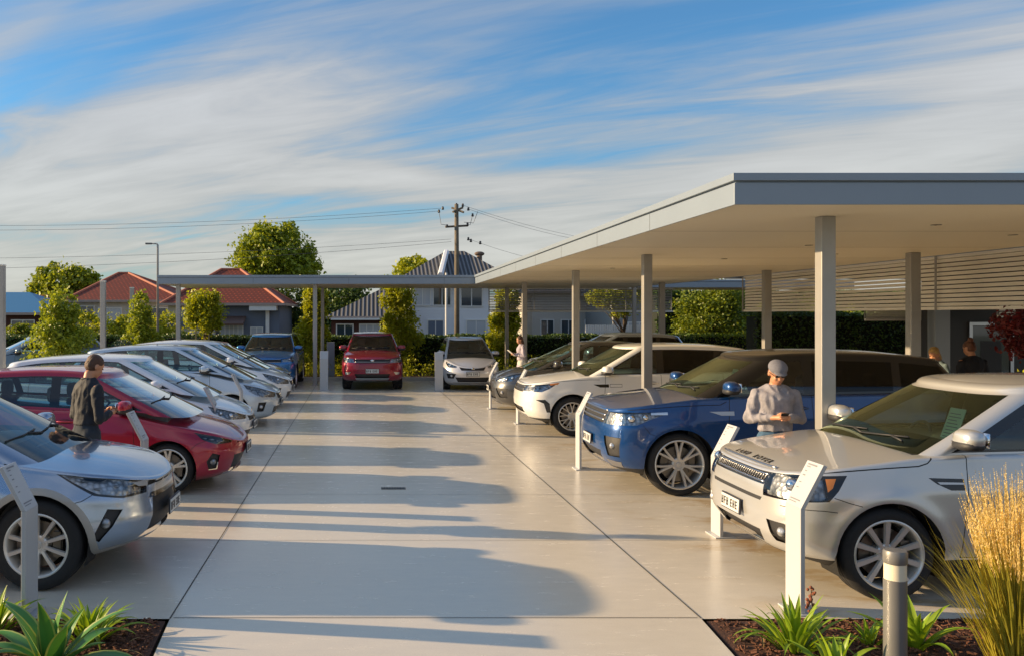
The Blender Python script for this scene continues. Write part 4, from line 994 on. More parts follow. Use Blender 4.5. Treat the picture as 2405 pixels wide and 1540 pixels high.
# ================================================================ plants
def leaf_mat(name, c0, c1, trans=.35, rough=.5, nscale=2.2):
    m = D.materials.new(name); m.use_nodes = True; t = m.node_tree; b = t.nodes['Principled BSDF']; out = [n for n in t.nodes if n.type == 'OUTPUT_MATERIAL'][0]
    gm = nd(t, 'ShaderNodeNewGeometry'); n1 = nd(t, 'ShaderNodeTexNoise', ins={'Scale': nscale, 'Detail': 3.0}); t.links.new(gm.outputs['Position'], n1.inputs['Vector'])
    n2 = nd(t, 'ShaderNodeTexWhiteNoise', noise_dimensions='1D'); t.links.new(gm.outputs['Random Per Island'], n2.inputs['W'])
    ad = nd(t, 'ShaderNodeMath', operation='MULTIPLY_ADD', ins={1: .55}); t.links.new(n2.outputs['Value'], ad.inputs[0]); 
    r1 = nd(t, 'ShaderNodeMapRange', ins={1: .3, 2: .7, 3: 0.0, 4: .5}); t.links.new(n1.outputs['Fac'], r1.inputs[0]); t.links.new(r1.outputs[0], ad.inputs[2])
    mxx = nd(t, 'ShaderNodeMix', data_type='RGBA'); t.links.new(ad.outputs[0], mxx.inputs[0]); mxx.inputs[6].default_value = (*c0, 1); mxx.inputs[7].default_value = (*c1, 1)
    t.links.new(mxx.outputs[2], b.inputs['Base Color']); b.inputs['Roughness'].default_value = rough
    tr = nd(t, 'ShaderNodeBsdfTranslucent'); sc = nd(t, 'ShaderNodeVectorMath', operation='MULTIPLY'); t.links.new(mxx.outputs[2], sc.inputs[0]); sc.inputs[1].default_value = (1.5, 1.35, .5); t.links.new(sc.outputs[0], tr.inputs[0])
    ms = nd(t, 'ShaderNodeMixShader', ins={0: trans}); t.links.new(b.outputs[0], ms.inputs[1]); t.links.new(tr.outputs[0], ms.inputs[2]); t.links.new(ms.outputs[0], out.inputs[0])
    return m
L_YEL = leaf_mat('yellow green leaves', (.20, .26, .012), (.46, .48, .028)); L_MID = leaf_mat('mid green leaves', (.07, .13, .012), (.26, .30, .02))
L_DRK = leaf_mat('dark hedge leaves', (.035, .075, .012), (.09, .15, .022), .15); L_OLV = leaf_mat('olive leaves', (.13, .19, .016), (.36, .42, .03)); L_TEAL = leaf_mat('blue green clipped leaves', (.02, .06, .05), (.06, .11, .09), .1)
L_FLAX = leaf_mat('flax leaves', (.12, .26, .015), (.32, .42, .03), .3, .38, 8); L_AGV = leaf_mat('agave leaves', (.05, .18, .035), (.09, .26, .06), .12, .35, 5)
L_AGVE = leaf_mat('agave leaf edge', (.25, .32, .08), (.32, .38, .10), .1)
L_RED = leaf_mat('dark red blossom', (.06, .008, .008), (.24, .03, .04), .3); L_PINK = leaf_mat('pink blossom', (.45, .12, .10), (.65, .28, .22), .3)
L_STRAW = leaf_mat('straw coloured plume', (.50, .36, .12), (.80, .64, .28), .35, .6, 6); L_REED = leaf_mat('reed grass blade', (.24, .25, .025), (.50, .42, .06), .35, .5, 6)
M_TRUNK = mat('tree bark', (.12, .085, .055), .9, fn=vary(8, .3, .6, 40)); M_STAKE = mat('pale timber stake', (.50, .40, .22), .7, fn=vary(8, .15))
def leaves(name, cs, size, m, parent, seed=1, aspect=.6, up=.0):
    """one small bent leaf at each centre"""
    rg = np.random.default_rng(seed); n = len(cs); cs = np.asarray(cs)
    a = rg.normal(size=(n, 3)); a[:, 2] += up; a /= np.linalg.norm(a, axis=1)[:, None]; b_ = rg.normal(size=(n, 3)); b_ -= (b_ * a).sum(1)[:, None] * a; b_ /= np.linalg.norm(b_, axis=1)[:, None]
    c_ = np.cross(a, b_); sz = size * rg.uniform(.6, 1.35, n)[:, None]
    V = np.stack([cs - b_ * sz * .5, cs + c_ * sz * aspect * .5 - b_ * sz * .05 + a * sz * .08, cs + b_ * sz * .55 - a * sz * .12, cs - c_ * sz * aspect * .5 - b_ * sz * .05 + a * sz * .08], 1).reshape(-1, 3)
    me = D.meshes.new(name); me.vertices.add(4 * n); me.vertices.foreach_set('co', V.astype(np.float32).ravel())
    me.loops.add(4 * n); me.loops.foreach_set('vertex_index', np.arange(4 * n, dtype=np.int32)); me.polygons.add(n)
    me.polygons.foreach_set('loop_start', np.arange(0, 4 * n, 4, dtype=np.int32)); me.polygons.foreach_set('loop_total', np.full(n, 4, dtype=np.int32)); me.update(); me.validate()
    me.materials.append(m); o = D.objects.new(name, me); COL.objects.link(o)
    if parent: o.parent = parent
    return o
def blob_pts(rg, blobs, n, shell=.55):
    """points spread through a set of (centre, radii) clumps"""
    vol = np.array([b[1][0] * b[1][1] * b[1][2] for b in blobs]) ** .75; k = rg.choice(len(blobs), n, p=vol / vol.sum())
    d = rg.normal(size=(n, 3)); d /= np.linalg.norm(d, axis=1)[:, None]; r = shell + (1 - shell) * rg.random(n) ** .6; r *= 1 + rg.normal(size=n) * .06
    return np.array([blobs[i][0] for i in k]) + d * r[:, None] * np.array([blobs[i][1] for i in k])
def tree(name, loc, H, crown, trunk_r, nleaf, lsize, m, label, group=None, cat='tree', seed=1, nb=26, blob=.34, limbs=9, bare=0.0):
    """crown: list of (cx, cy, cz, rx, ry, rz) envelopes filled with uneven clumps"""
    rg = np.random.default_rng(seed); r = empty(name, loc); tag(r, label, cat, group); blobs = []
    if blob < .9: blob *= .72; nb = int(nb * 1.9)
    ks = 1.20 if name in ('young_tree', 'large_tree', 'bushy_tree') else 1.1
    for (cx, cy, cz, rx, ry, rz) in crown:
        rx *= ks; ry *= ks; rz *= 1 + (ks - 1) * .35
        for _ in range(nb):
            d = rg.normal(size=3); d /= np.linalg.norm(d); q = rg.random() ** .4 * (1 - blob * .7); s = blob * rg.uniform(.6, 1.25)
            blobs.append((np.array([cx + d[0] * rx * q, cy + d[1] * ry * q, cz + d[2] * rz * q]), np.array([rx, ry, (rx + rz) / 2]) * s))
    pts_ = blob_pts(rg, blobs, int(nleaf * .8), .3)
    if blob < .9:
        ex = blob_pts(rg, [(np.array(c[:3]), np.array([c[3] * ks, c[4] * ks, c[5]])) for c in crown], int(nleaf * .2), .25); pts_ = np.concatenate([pts_, ex + rg.normal(size=ex.shape) * .05 * crown[0][3]])
    leaves('crown', pts_, lsize, m, r, seed)
    b = MB(); top = max(c[2] for c in crown); cx, cy = crown[0][0], crown[0][1]
    pts = [(0, 0, 0), (cx * .1 + .02, 0, top * .3), (cx * .5, cy * .4, top * .65), (cx, cy, top)]; b.tube(pts, [trunk_r, trunk_r * .8, trunk_r * .55, trunk_r * .15], 8)
    for i in range(limbs):
        bl_ = blobs[int(rg.integers(len(blobs)))][0]; k = rg.uniform(.3, .6); s = Vector(pts[1]).lerp(Vector(pts[2]), k); b.tube([s, (s + Vector(bl_)) / 2 + Vector((0, 0, .06 * top)), Vector(bl_)], [trunk_r * .4, trunk_r * .25, trunk_r * .06], 6)
    b.obj('trunk', M_TRUNK, r, smooth=True); return r
def stakes(r, xs, h):
    for x in xs: b = MB(); b.box(x - .025, x + .025, -.12, -.07, 0, h); b.obj('stake', M_STAKE, r)
def T(px, Y): return ((px - VX) * Y / FPX, Y, 0)
G1 = 'young trees along the far bed'
tree('young_tree', T(143, 27.0), 3, [(0, 0, 1.25, .92, .8, .95), (-.05, 0, 2.3, .50, .5, .95)], .06, 10500, .115, L_OLV, 'broad leafy young tree beside the slate blue parked car', G1, seed=3, nb=22)
tree('young_tree', T(335, 31.3), 3, [(0, 0, 1.1, .66, .6, .85), (-.08, 0, 2.2, .40, .4, .9)], .05, 7000, .11, L_OLV, 'narrow leafy young tree right behind the farthest free standing post', G1, seed=4, nb=20)
r = tree('young_tree', T(480, 33.0), 3, [(0, 0, 2.35, .72, .6, 1.0)], .05, 8000, .11, L_YEL, 'bright young tree on two timber stakes left under the far canopy', G1, seed=5, nb=22); stakes(r, (-.30, .18), 1.75)
tree('young_tree', T(735, 32.6), 3, [(-.05, 0, 1.3, .62, .5, 1.1), (.15, 0, 2.6, .50, .4, .9)], .05, 8000, .11, L_YEL, 'leafy young tree behind the post between blue and ruby cars', G1, seed=6, nb=20)
tree('young_tree', T(940, 32.8), 3, [(0, 0, 1.5, .74, .6, 1.1), (-.05, 0, 2.8, .62, .5, .9)], .05, 9000, .11, L_YEL, 'leafy young tree behind the ruby off-roader and pale hatchback', G1, seed=7, nb=22)
tree('young_tree', T(1185, 33.0), 3, [(0, 0, 1.5, .60, .6, 1.2), (.05, 0, 2.7, .45, .5, .9)], .05, 8000, .11, L_YEL, 'leafy young tree behind the reading woman, partly behind louvres', G1, seed=8, nb=20)
tree('young_tree', T(1465, 35.4), 4, [(0, 0, 3.0, .85, .7, .9), (-.9, 0, 2.9, .6, .6, .45)], .06, 4200, .11, L_YEL, 'yellow green tree seen through the far louvre screen', G1, seed=9, nb=20)
r = tree('bushy_tree', T(1668, 37.6), 4, [(0, 0, 1.9, 1.5, 1.2, 1.75), (.5, 0, 2.9, .9, 1, .8)], .10, 9500, .13, L_MID, 'large bushy green tree with two stakes right of the far screen', seed=10, nb=40); stakes(r, (-.35, .02), 2.0)
for i, (px, Y, s, l) in enumerate(((1785, 31, .8, 'small leafy tree left of the white sign board by the hedge'), (1905, 30, .9, 'small leafy tree between the hedge and the long louvre screen'), (1985, 29.5, .8, 'thin young tree beside the nearest canopy post, before the hedge'))):
    tree('young_tree', T(px, Y), 3, [(0, 0, 2.0 * s + .3, .62 * s, .5, .9 * s)], .035, 2200, .10, (L_OLV, L_MID, L_YEL)[i], l, 'young trees along the right hedge', seed=20 + i, nb=14)
# far trees
tree('large_tree', T(643, 72), 10, [(0, 0, 6.9, 3.1, 2.6, 2.9), (-1.6, 0, 5.9, 1.9, 2, 1.6), (2.0, 0, 5.7, 1.8, 2, 1.5), (-.4, 0, 8.4, 1.5, 1.4, 1.1)], .28, 20000, .30, L_OLV, 'tall round tree rising behind the red roofed house', 'large trees behind the houses', seed=31, nb=26, blob=.26)
tree('large_tree', T(150, 64), 7, [(0, 0, 4.4, 2.2, 2, 1.7), (1.2, 0, 4.7, 1.2, 1.2, 1.0), (-1.3, 0, 3.9, 1.1, 1.2, 1.0)], .2, 10000, .27, L_OLV, 'spreading tree behind the left end of the red tiled roof', 'large trees behind the houses', seed=32, nb=24, blob=.24)
tree('large_tree', T(975, 82), 8, [(0, 0, 5.9, 2.0, 2, 1.6), (-2.0, 0, 5.0, 1.3, 1.2, 1.0), (1.8, 0, 6.0, 1.2, 1.2, .9)], .2, 8000, .33, L_YEL, 'yellowish tree behind the grey corrugated roof', 'large trees behind the houses', seed=33, nb=24)
tree('dark_tree', T(705, 58), 5, [(0, 0, 2.6, 2.5, 1.5, 2.2), (1.6, 0, 2.6, 2.0, 1.5, 1.9)], .2, 9000, .22, L_DRK, 'dense dark tree between the red and the grey roofed houses', seed=34, nb=30)
tree('dark_tree', T(835, 56), 5, [(0, 0, 2.6, 1.9, 1.3, 2.0)], .15, 4500, .22, L_DRK, 'dark tree left of the corrugated lower roof', seed=35, nb=26)
for i, (px, Y, rx, rz) in enumerate(((225, 46, 1.6, 1.1), (375, 47, 1.5, .9), (300, 46, 1.0, .8), (60, 44, 1.0, .5))):
    tree('garden_bush', T(px, Y), 3, [(0, 0, 1.1 + rz * .4, rx, 1, rz)], .05, 2600, .15, L_YEL if i < 3 else L_MID, ('tall yellow bush under the red roofed house window', 'low yellow bush right of the narrow young tree', 'yellow bush behind the second free standing post', 'low bush before the blue roofed house')[i], 'garden bushes before the houses', 'bush', seed=40 + i, nb=16)
tree('clipped_ball_shrub', (gx(288, 70), 29.5, 0), 1, [(0, 0, .93, .50, .50, .48)], .05, 3000, .05, L_TEAL, 'clipped round blue green shrub behind the white hatchback roofs', None, 'shrub', seed=50, nb=1, blob=.95)
# hedges: leaf faces over a dark core
def hedge(name, x0, x1, y0, y1, z1, n, label, m=L_DRK, ls=.10, seed=60):
    r = empty(name, ((x0 + x1) / 2, (y0 + y1) / 2, 0)); tag(r, label, 'hedge', 'clipped hedges'); rg = np.random.default_rng(seed)
    b = MB(); b.box((x0 - x1) / 2 + .12, (x1 - x0) / 2 - .12, (y0 - y1) / 2 + .14, (y1 - y0) / 2 - .14, .0, z1 - .14); b.obj('trunk', mat('hedge inner twigs', (.012, .016, .008), .95, fn=vary(20, .3, .8, 40)), r)
    k = rg.random(n); x = rg.uniform((x0 - x1) / 2, (x1 - x0) / 2, n); f = k < .62
    y = np.where(f, (y0 - y1) / 2 + rg.random(n) * .14, rg.uniform((y0 - y1) / 2, (y1 - y0) / 2, n)); z = np.where(f, rg.uniform(.05, z1, n), z1 - rg.random(n) * .14); z += .03 * np.sin(x * 1.7) + .02 * np.sin(x * 5.1)
    leaves('crown', np.stack([x, y, z], 1), ls, m, r, seed); return r
hedge('hedge', -21, 12.2, 33.3, 34.3, 1.47, 26000, 'long low dark hedge closing the far bed')
hedge('tall_hedge', 12.3, 27, 38.6, 40, 3.25, 14000, 'tall dark hedge beyond the right end of the lot', ls=.14, seed=61)
hedge('hedge', 12.3, 24, 34.9, 35.7, 1.5, 7000, 'low hedge before the tall one on the right', L_MID, .10, 62)
hedge('tall_hedge', 10.6, 17.4, 24.6, 25.6, 2.3, 9000, 'dark hedge behind the blue off-roader, left of the showroom', L_DRK, .09, 63)
# low planting in the far bed
rg = np.random.default_rng(77); cs = []
for i in range(210):
    x = rg.uniform(-9.5, 9); y = rg.uniform(30.4, 32.6); h = rg.uniform(.25, .85); n = 70
    cs.append(np.stack([x + rg.normal(size=n) * .17, y + rg.normal(size=n) * .17, .06 + rg.random(n) * h], 1))
tag(leaves('ground_cover', np.concatenate(cs), .085, L_YEL, None, 78, .4, .6), 'yellow green low planting along the far bed', 'ground cover', kind='stuff')
# strap leaved plants
def strap(b, base, az, L, w, bend, tw=0.0, n=9, fold=.25, mi=0, edge=False, lift=1.2):
    """one arching leaf as a folded ribbon"""
    d = Vector((math.cos(az), math.sin(az), 0)); s = Vector((-math.sin(az), math.cos(az), 0)); p = Vector(base); e = lift; V = []; st = L / n
    for i in range(n + 1):
        k = i / n; ww = w * (math.sin(PI * min(1, k * .62 + .22)) ** .8) * (1 - k ** 3.5) * .5; dirv = d * math.cos(e) + Vector((0, 0, 1)) * math.sin(e); up = -d * math.sin(e) + Vector((0, 0, 1)) * math.cos(e)
        V += [p + s * ww + up * ww * fold * 2, p + s * ww * .8 + up * ww * fold * 1.5, p.copy(), p - s * ww * .8 + up * ww * fold * 1.5, p - s * ww + up * ww * fold * 2]; p = p + dirv * st; e -= bend / n * (0.4 + 1.2 * k)
    o = len(b.V); b.V += [tuple(v) for v in V]
    for i in range(n):
        for j in range(4): b.F.append((o + i * 5 + j, o + i * 5 + j + 1, o + i * 5 + 6 + j, o + i * 5 + 5 + j)); b.M.append(1 if edge and j in (0, 3) else mi)
def clump(name, loc, n, L, w, bend, m, label, cat, group=None, seed=1, spread=.05, edge=False, lift=(.7, 1.5), fold=.22):
    q = random.Random(seed); r = empty(name, loc); tag(r, label, cat, group); b = MB()
    for i in range(n):
        az = i * 2.399 + q.uniform(-.3, .3); k = i / n; l = L * q.uniform(.75, 1.1) * (1 - .15 * k); strap(b, (math.cos(az) * spread * (1 - k), math.sin(az) * spread * (1 - k), -.01), az, l, w * q.uniform(.85, 1.1), bend * q.uniform(.5, 1.4) * (1.2 - k * .8), fold=fold, edge=edge, lift=lift[0] + (lift[1] - lift[0]) * k)
    mobj('foliage', b.V, b.F, [m, L_AGVE], r, True, mi=b.M); return r
def bedpt(px, py): v = gp(px, py); v.z = -.01; return v
GF = 'strap leaved plants in the front beds'
clump('agave', bedpt(118, 1572), 17, .62, .135, 1.0, L_AGV, 'broad blue green agave at the bottom left corner', 'agave', None, 5, .05, True, (.45, 1.5), .18)
clump('strap_leaf_plant', bedpt(208, 1500), 40, .36, .045, 1.7, L_FLAX, 'bright clump between the agave and the aisle on the left', 'plant', GF, 6, .10)
clump('strap_leaf_plant', bedpt(-12, 1478), 26, .36, .05, 1.5, L_FLAX, 'bright clump cut by the left edge of the photo', 'plant', GF, 7, .08)
clump('strap_leaf_plant', bedpt(1868, 1520), 42, .42, .046, 1.5, L_FLAX, 'bright clump at the foot of the nearest right stand', 'plant', GF, 8, .11)
clump('strap_leaf_plant', bedpt(1965, 1590), 20, .36, .06, 1.3, L_FLAX, 'bright clump at the bottom edge left of the bollard', 'plant', GF, 9, .07)
clump('strap_leaf_plant', bedpt(2150, 1516), 16, .40, .07, 1.2, L_FLAX, 'bright clump right behind the bollard light', 'plant', GF, 10, .06)
clump('strap_leaf_plant', bedpt(2040, 1508), 14, .24, .035, 1.6, L_FLAX, 'small low clump just left of the bollard light', 'plant', GF, 11, .06)
M_DRY = mat('dry fallen leaf', (.26, .16, .06), .8, fn=vary(6, .4))
q = random.Random(44)
for i, (px, py) in enumerate(((2210, 1480), (2290, 1500), (1790, 1500), (2010, 1530), (330, 1500), (285, 1530), (2240, 1530), (1740, 1475))):
    b = MB(); strap(b, (0, 0, 0), 0, q.uniform(.12, .22), q.uniform(.012, .022), q.uniform(.2, 1.6), n=7, fold=.3, lift=q.uniform(.05, .35)); o = b.obj('fallen_leaf', M_DRY, smooth=True, loc=bedpt(px, py)); o.rotation_euler = (0, 0, q.uniform(0, 6.28)); o.location.z = .012
    tag(o, 'dry curled straw coloured leaf lying on the bark chips', 'fallen leaf', 'dry leaves on the front beds')
# dead flower stalk beside the stand
st = empty('flower_stalk', bedpt(1905, 1500)); tag(st, 'dry reddish flower stalk rising from the clump by the stand', 'flower stalk'); b = MB(); b.tube([(0, 0, 0), (.01, 0, .18), (.0, 0, .36)], .004, 6)
b.obj('stem', M_TRUNK, st); b = MB(); q = random.Random(3)
for i in range(16): b.ball((q.uniform(-.025, .025), q.uniform(-.02, .02), .20 + i * .011), q.uniform(.008, .014), 5)
b.obj('dry_blossom', mat('dry rust blossom', (.22, .07, .035), .8), st)
# feather reed grass at the right edge
gr = empty('feather_reed_grass', bedpt(2398, 1600)); tag(gr, 'tall golden feather reed grass at the right edge', 'ornamental grass'); q = random.Random(12); b = MB(); pb = MB()
for i in range(520):
    az = q.uniform(0, 2 * PI); rr0 = q.random() ** .5 * .13; L = q.uniform(.55, 1.0) * 1.05; strap(b, (math.cos(az) * rr0, math.sin(az) * rr0, -.01), az + q.uniform(-.4, .4), L, .008, q.uniform(.1, 1.3), n=6, fold=.1, lift=q.uniform(1.15, 1.52))
mobj('foliage', b.V, b.F, L_REED, gr, True)
for i in range(340):
    az = q.uniform(0, 2 * PI); rr0 = q.random() ** .5 * .12; lean = q.random() ** .8 * .30; H = q.uniform(.95, 1.34) * (1 - lean * .25); c_, s_ = math.cos(az), math.sin(az)
    P = [Vector((c_ * (rr0 + lean * k ** 1.5 * .8), s_ * (rr0 + lean * k ** 1.5 * .8), H * k * (1 - .04 * lean * k))) for k in (0, .25, .5, .72, .84, .93, 1.0)]
    pb.tube(P[:4], [.0018, .0017, .0016, .0014], 3, mi=0, cap=False)
    for k in range(30):
        f = .66 + .34 * k / 30; c0 = P[3].lerp(P[6], (f - .66) / .34); a2 = q.uniform(0, 2 * PI); l = .030 * (1.15 - (f - .66) / .34); o = len(pb.V); d = Vector((math.cos(a2) * .35, math.sin(a2) * .35, 1)) * l; w2 = Vector((-math.sin(a2), math.cos(a2), 0)) * .0035
        pb.V += [tuple(c0 - w2), tuple(c0 + d), tuple(c0 + w2)]; pb.F.append((o, o + 1, o + 2)); pb.M.append(1)
mobj('plume', pb.V, pb.F, [L_REED, L_STRAW], gr, False, mi=pb.M)
# flowering tree by the showroom
r = tree('flowering_tree', (9.9, 13.0, .15), 2, [(0, 0, 1.9, .75, .6, .32), (-.15, 0, 1.62, .5, .5, .2)], .05, 3600, .075, L_RED, 'dark red flowering tree at the right edge behind the silver off-roader', seed=70, nb=20); r.location.z = .15
tree('potted_shrub', (9.30, 12.1, .15), 1, [(0, 0, 1.15, .36, .3, .34)], .03, 1500, .07, L_YEL, 'yellow green shrub with peach blossom below the dark red tree', None, 'shrub', seed=71, nb=14)
cs = np.random.default_rng(9).normal(size=(220, 3)) * (.17, .15, .14) + (0, -.1, 1.05); leaves('blossom', cs, .06, L_PINK, D.objects['potted_shrub'], 72)
b = MB(); b.lathe([(.001, .01), (.20, .01), (.27, .45), (.29, .46), (.29, .5), (.25, .5), (.24, .44), (.001, .42)], 24); b.obj('pot', mat('terracotta pot', (.28, .12, .06), .7), D.objects['potted_shrub'], auto=40)
# ================================================================ houses, pole, lamp
def tile_fn(col2, sx, sy, depth, metal=False):
    def f(m, t, b):
        tcn = nd(t, 'ShaderNodeTexCoord'); br = nd(t, 'ShaderNodeTexBrick', ins={'Scale': 1.0, 'Mortar Size': .02 * (1 / sy), 'Brick Width': sx, 'Row Height': sy})
        t.links.new(tcn.outputs['UV'], br.inputs['Vector']); c = b.inputs['Base Color'].default_value[:3]
        br.inputs['Color1'].default_value = (*c, 1); br.inputs['Color2'].default_value = (*col2, 1); br.inputs['Mortar'].default_value = (*[x * .35 for x in c], 1)
        t.links.new(br.outputs['Color'], b.inputs['Base Color'])
    return f
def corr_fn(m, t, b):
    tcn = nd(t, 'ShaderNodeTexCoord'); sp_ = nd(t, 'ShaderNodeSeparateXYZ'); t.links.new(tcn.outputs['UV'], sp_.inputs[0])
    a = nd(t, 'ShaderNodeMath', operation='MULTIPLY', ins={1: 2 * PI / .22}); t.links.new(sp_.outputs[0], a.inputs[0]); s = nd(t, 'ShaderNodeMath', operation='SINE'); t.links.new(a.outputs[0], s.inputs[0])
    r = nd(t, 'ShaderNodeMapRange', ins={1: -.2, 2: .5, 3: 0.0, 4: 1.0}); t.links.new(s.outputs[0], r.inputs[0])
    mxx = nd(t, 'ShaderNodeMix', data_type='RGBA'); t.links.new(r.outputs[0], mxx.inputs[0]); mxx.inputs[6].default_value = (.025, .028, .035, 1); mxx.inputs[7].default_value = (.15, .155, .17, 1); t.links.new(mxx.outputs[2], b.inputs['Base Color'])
    bp = nd(t, 'ShaderNodeBump', ins={'Strength': .8, 'Distance': .04}); t.links.new(s.outputs[0], bp.inputs['Height']); t.links.new(bp.outputs[0], b.inputs['Normal'])
M_RTILE = mat('red roof tiles', (.38, .060, .020), .75, fn=tile_fn((.21, .032, .014), .24, .26, 0)); M_GTILE = mat('ribbed grey roof', (.2, .2, .2), .75, fn=corr_fn)
M_BMET = mat('blue metal roof', (.05, .20, .38), .45, .3); M_ROOFO = mat('old orange tiles', (.28, .10, .03), .8, fn=tile_fn((.18, .06, .03), .33, .36, 0))
M_WBRICK = mat('red brick wall', (.20, .075, .055), .85, fn=tile_fn((.14, .05, .04), .24, .08, 0)); M_RENDER = mat('pale rendered wall', (.50, .47, .42), .7, fn=vary(1, .08)); M_SLATE = mat('slate blue wall', (.13, .16, .22), .7, fn=vary(1, .08))
M_WBOARD = mat('white weatherboard', (.74, .76, .80), .6); M_FRAME = mat('white window frame', (.7, .7, .68), .5); M_HGL = mat('dark house window', (.03, .05, .07), .08, coat=1); M_CURT = mat('pale curtain behind glass', (.45, .48, .52), .4, coat=.6)
M_RIDGE = mat('pink ridge tiles', (.42, .14, .08), .7); M_GUT = mat('gutter', (.35, .28, .25), .5)
def uvroof(name, V, F, m, parent):
    """roof planes with metres as coordinates, rows running along the eaves"""
    o = mobj(name, V, F, m, parent); uv = o.data.uv_layers.new()
    for p in o.data.polygons:
        n = p.normal; u = Vector((0, 0, 1)).cross(n); u = u.normalized() if u.length > 1e-4 else Vector((1, 0, 0)); v = n.cross(u)
        for li in p.loop_indices: c = o.data.vertices[o.data.loops[li].vertex_index].co; uv.data[li].uv = (c.dot(u), c.dot(v))
    return o
def wallbox(name, x0, x1, y0, y1, z0, z1, m, parent):
    V = [(x0, y0, z0), (x1, y0, z0), (x1, y1, z0), (x0, y1, z0), (x0, y0, z1), (x1, y0, z1), (x1, y1, z1), (x0, y1, z1)]
    return uvroof(name, V, [(0, 1, 5, 4), (1, 2, 6, 5), (2, 3, 7, 6), (3, 0, 4, 7), (4, 5, 6, 7)], m, parent)
def hip(parent, x0, x1, y0, y1, ze_, zr_, rx0, rx1, m, ry=None, ridge=None, e=.35):
    x0 -= e; x1 += e; y0 -= e; y1 += e; ry = ry or (y0 + y1) / 2
    V = [(x0, y0, ze_), (x1, y0, ze_), (x1, y1, ze_), (x0, y1, ze_), (rx0, ry, zr_), (rx1, ry, zr_)]
    o = uvroof('roof', V, [(0, 1, 5, 4), (1, 2, 5), (2, 3, 4, 5), (3, 0, 4), (3, 2, 1, 0)], m, parent)
    if ridge:
        b = MB()
        for a, c in ((0, 4), (1, 5), (2, 5), (3, 4), (4, 5)):
            if Vector(V[a]) != Vector(V[c]): b.tube([V[a], V[c]], .09, 6)
        b.obj('ridge_tiles', ridge, o)
    b = MB(); b.box(x0 - .05, x1 + .05, y0 - .06, y0 - .002, ze_ - .10, ze_ + .04); b.box(x1 + .002, x1 + .06, y0, y1, ze_ - .10, ze_ + .04); b.box(x0 - .06, x0 - .002, y0, y1, ze_ - .10, ze_ + .04); b.obj('gutter', M_GUT, o)
    return o
def window(parent, x0, x1, z0, z1, y, m=None, mull=1, frame=.06):
    b = MB(); f = frame; b.box(x0 - f, x1 + f, y - .06, y - .003, z1, z1 + f); b.box(x0 - f, x1 + f, y - .08, y - .003, z0 - f, z0); b.box(x0 - f, x0, y - .06, y - .003, z0, z1); b.box(x1, x1 + f, y - .06, y - .003, z0, z1)
    for k in range(1, mull + 1): xm = x0 + (x1 - x0) * k / (mull + 1); b.box(xm - .025, xm + .025, y - .05, y - .003, z0, z1)
    w = b.obj('window', M_FRAME, parent); b = MB(); b.box(x0, x1, y - .03, y - .002, z0, z1); b.obj('pane', m or M_HGL, w); return w
def house(name, px0, px1, Y, dep, label, cat='house'):
    x0, x1 = (px0 - VX) * Y / FPX, (px1 - VX) * Y / FPX; r = empty(name, ((x0 + x1) / 2, Y, 0)); tag(r, label, cat, 'houses across the street'); return r, (x1 - x0) / 2
zof = lambda py, Y: CH - (py - HY) * Y / FPX
xof = lambda px, Y: (px - VX) * Y / FPX
# red tiled house
r, h = house('house', 168, 425, 52, 9, 'red tiled house with pale walls left of the far canopy')
wallbox('wall', -h, h, 0, 9, 0, 3.0, M_RENDER, r); hip(r, -h, h, 0, 9, 3.05, zof(640, 55.5), xof(268, 55.5) - r.location.x, xof(292, 55.5) - r.location.x, M_RTILE, None, M_RIDGE)
for a, c, z0, z1, m in ((-2.7, -1.9, .5, 2.7, M_HGL), (-1.6, -.3, .9, 2.6, M_CURT), (.2, 1.0, .9, 2.6, M_CURT), (1.4, 2.4, .5, 2.6, M_HGL)): window(r, a, c, z0, z1, 0, m)
# its right hand neighbour, partly under the far canopy
r, h = house('house', 395, 655, 49, 8, 'low red tiled house with slate blue wall and awning')
wallbox('wall', -h, -h + 2.6, 0, 8, 0, 2.75, M_RENDER, r); wallbox('wall', -h + 2.6 + .002, h, .3, 8, 0, 2.75, M_SLATE, r)
hip(r, -h, h, 0, 8, 2.82, zof(633, 53), xof(520, 53) - r.location.x, xof(565, 53) - r.location.x, M_RTILE, None, M_RIDGE)
b = MB(); b.box(h - 1.6, h - .1, -.35, .25, 2.45, 2.72); b.obj('fascia', M_FRAME, r); b = MB(); b.box(h - .75, h - .55, .1, .28, 0, 2.5); b.obj('downpipe', M_FRAME, r)
window(r, -.2, 1.0, .2, 1.65, .3, M_CURT, 4); window(r, 1.5, 2.1, .2, 1.5, .3, M_CURT, 1)
b = MB(); b.prism([(-.75, 1.75), (-.7, 1.65), (.3, 2.05), (.3, 2.15)], 'x', -.3, 1.2); b.obj('awning', mat('brown awning', (.16, .10, .085), .7), r)
b = MB(); b.box(-h, -h + 2.4, -.12, -.02, 1.55, 2.1); b.box(-h + .1, -h + 2.3, -.14, -.121, 1.7, 1.8); b.obj('balcony_rail', M_SLATE, r)
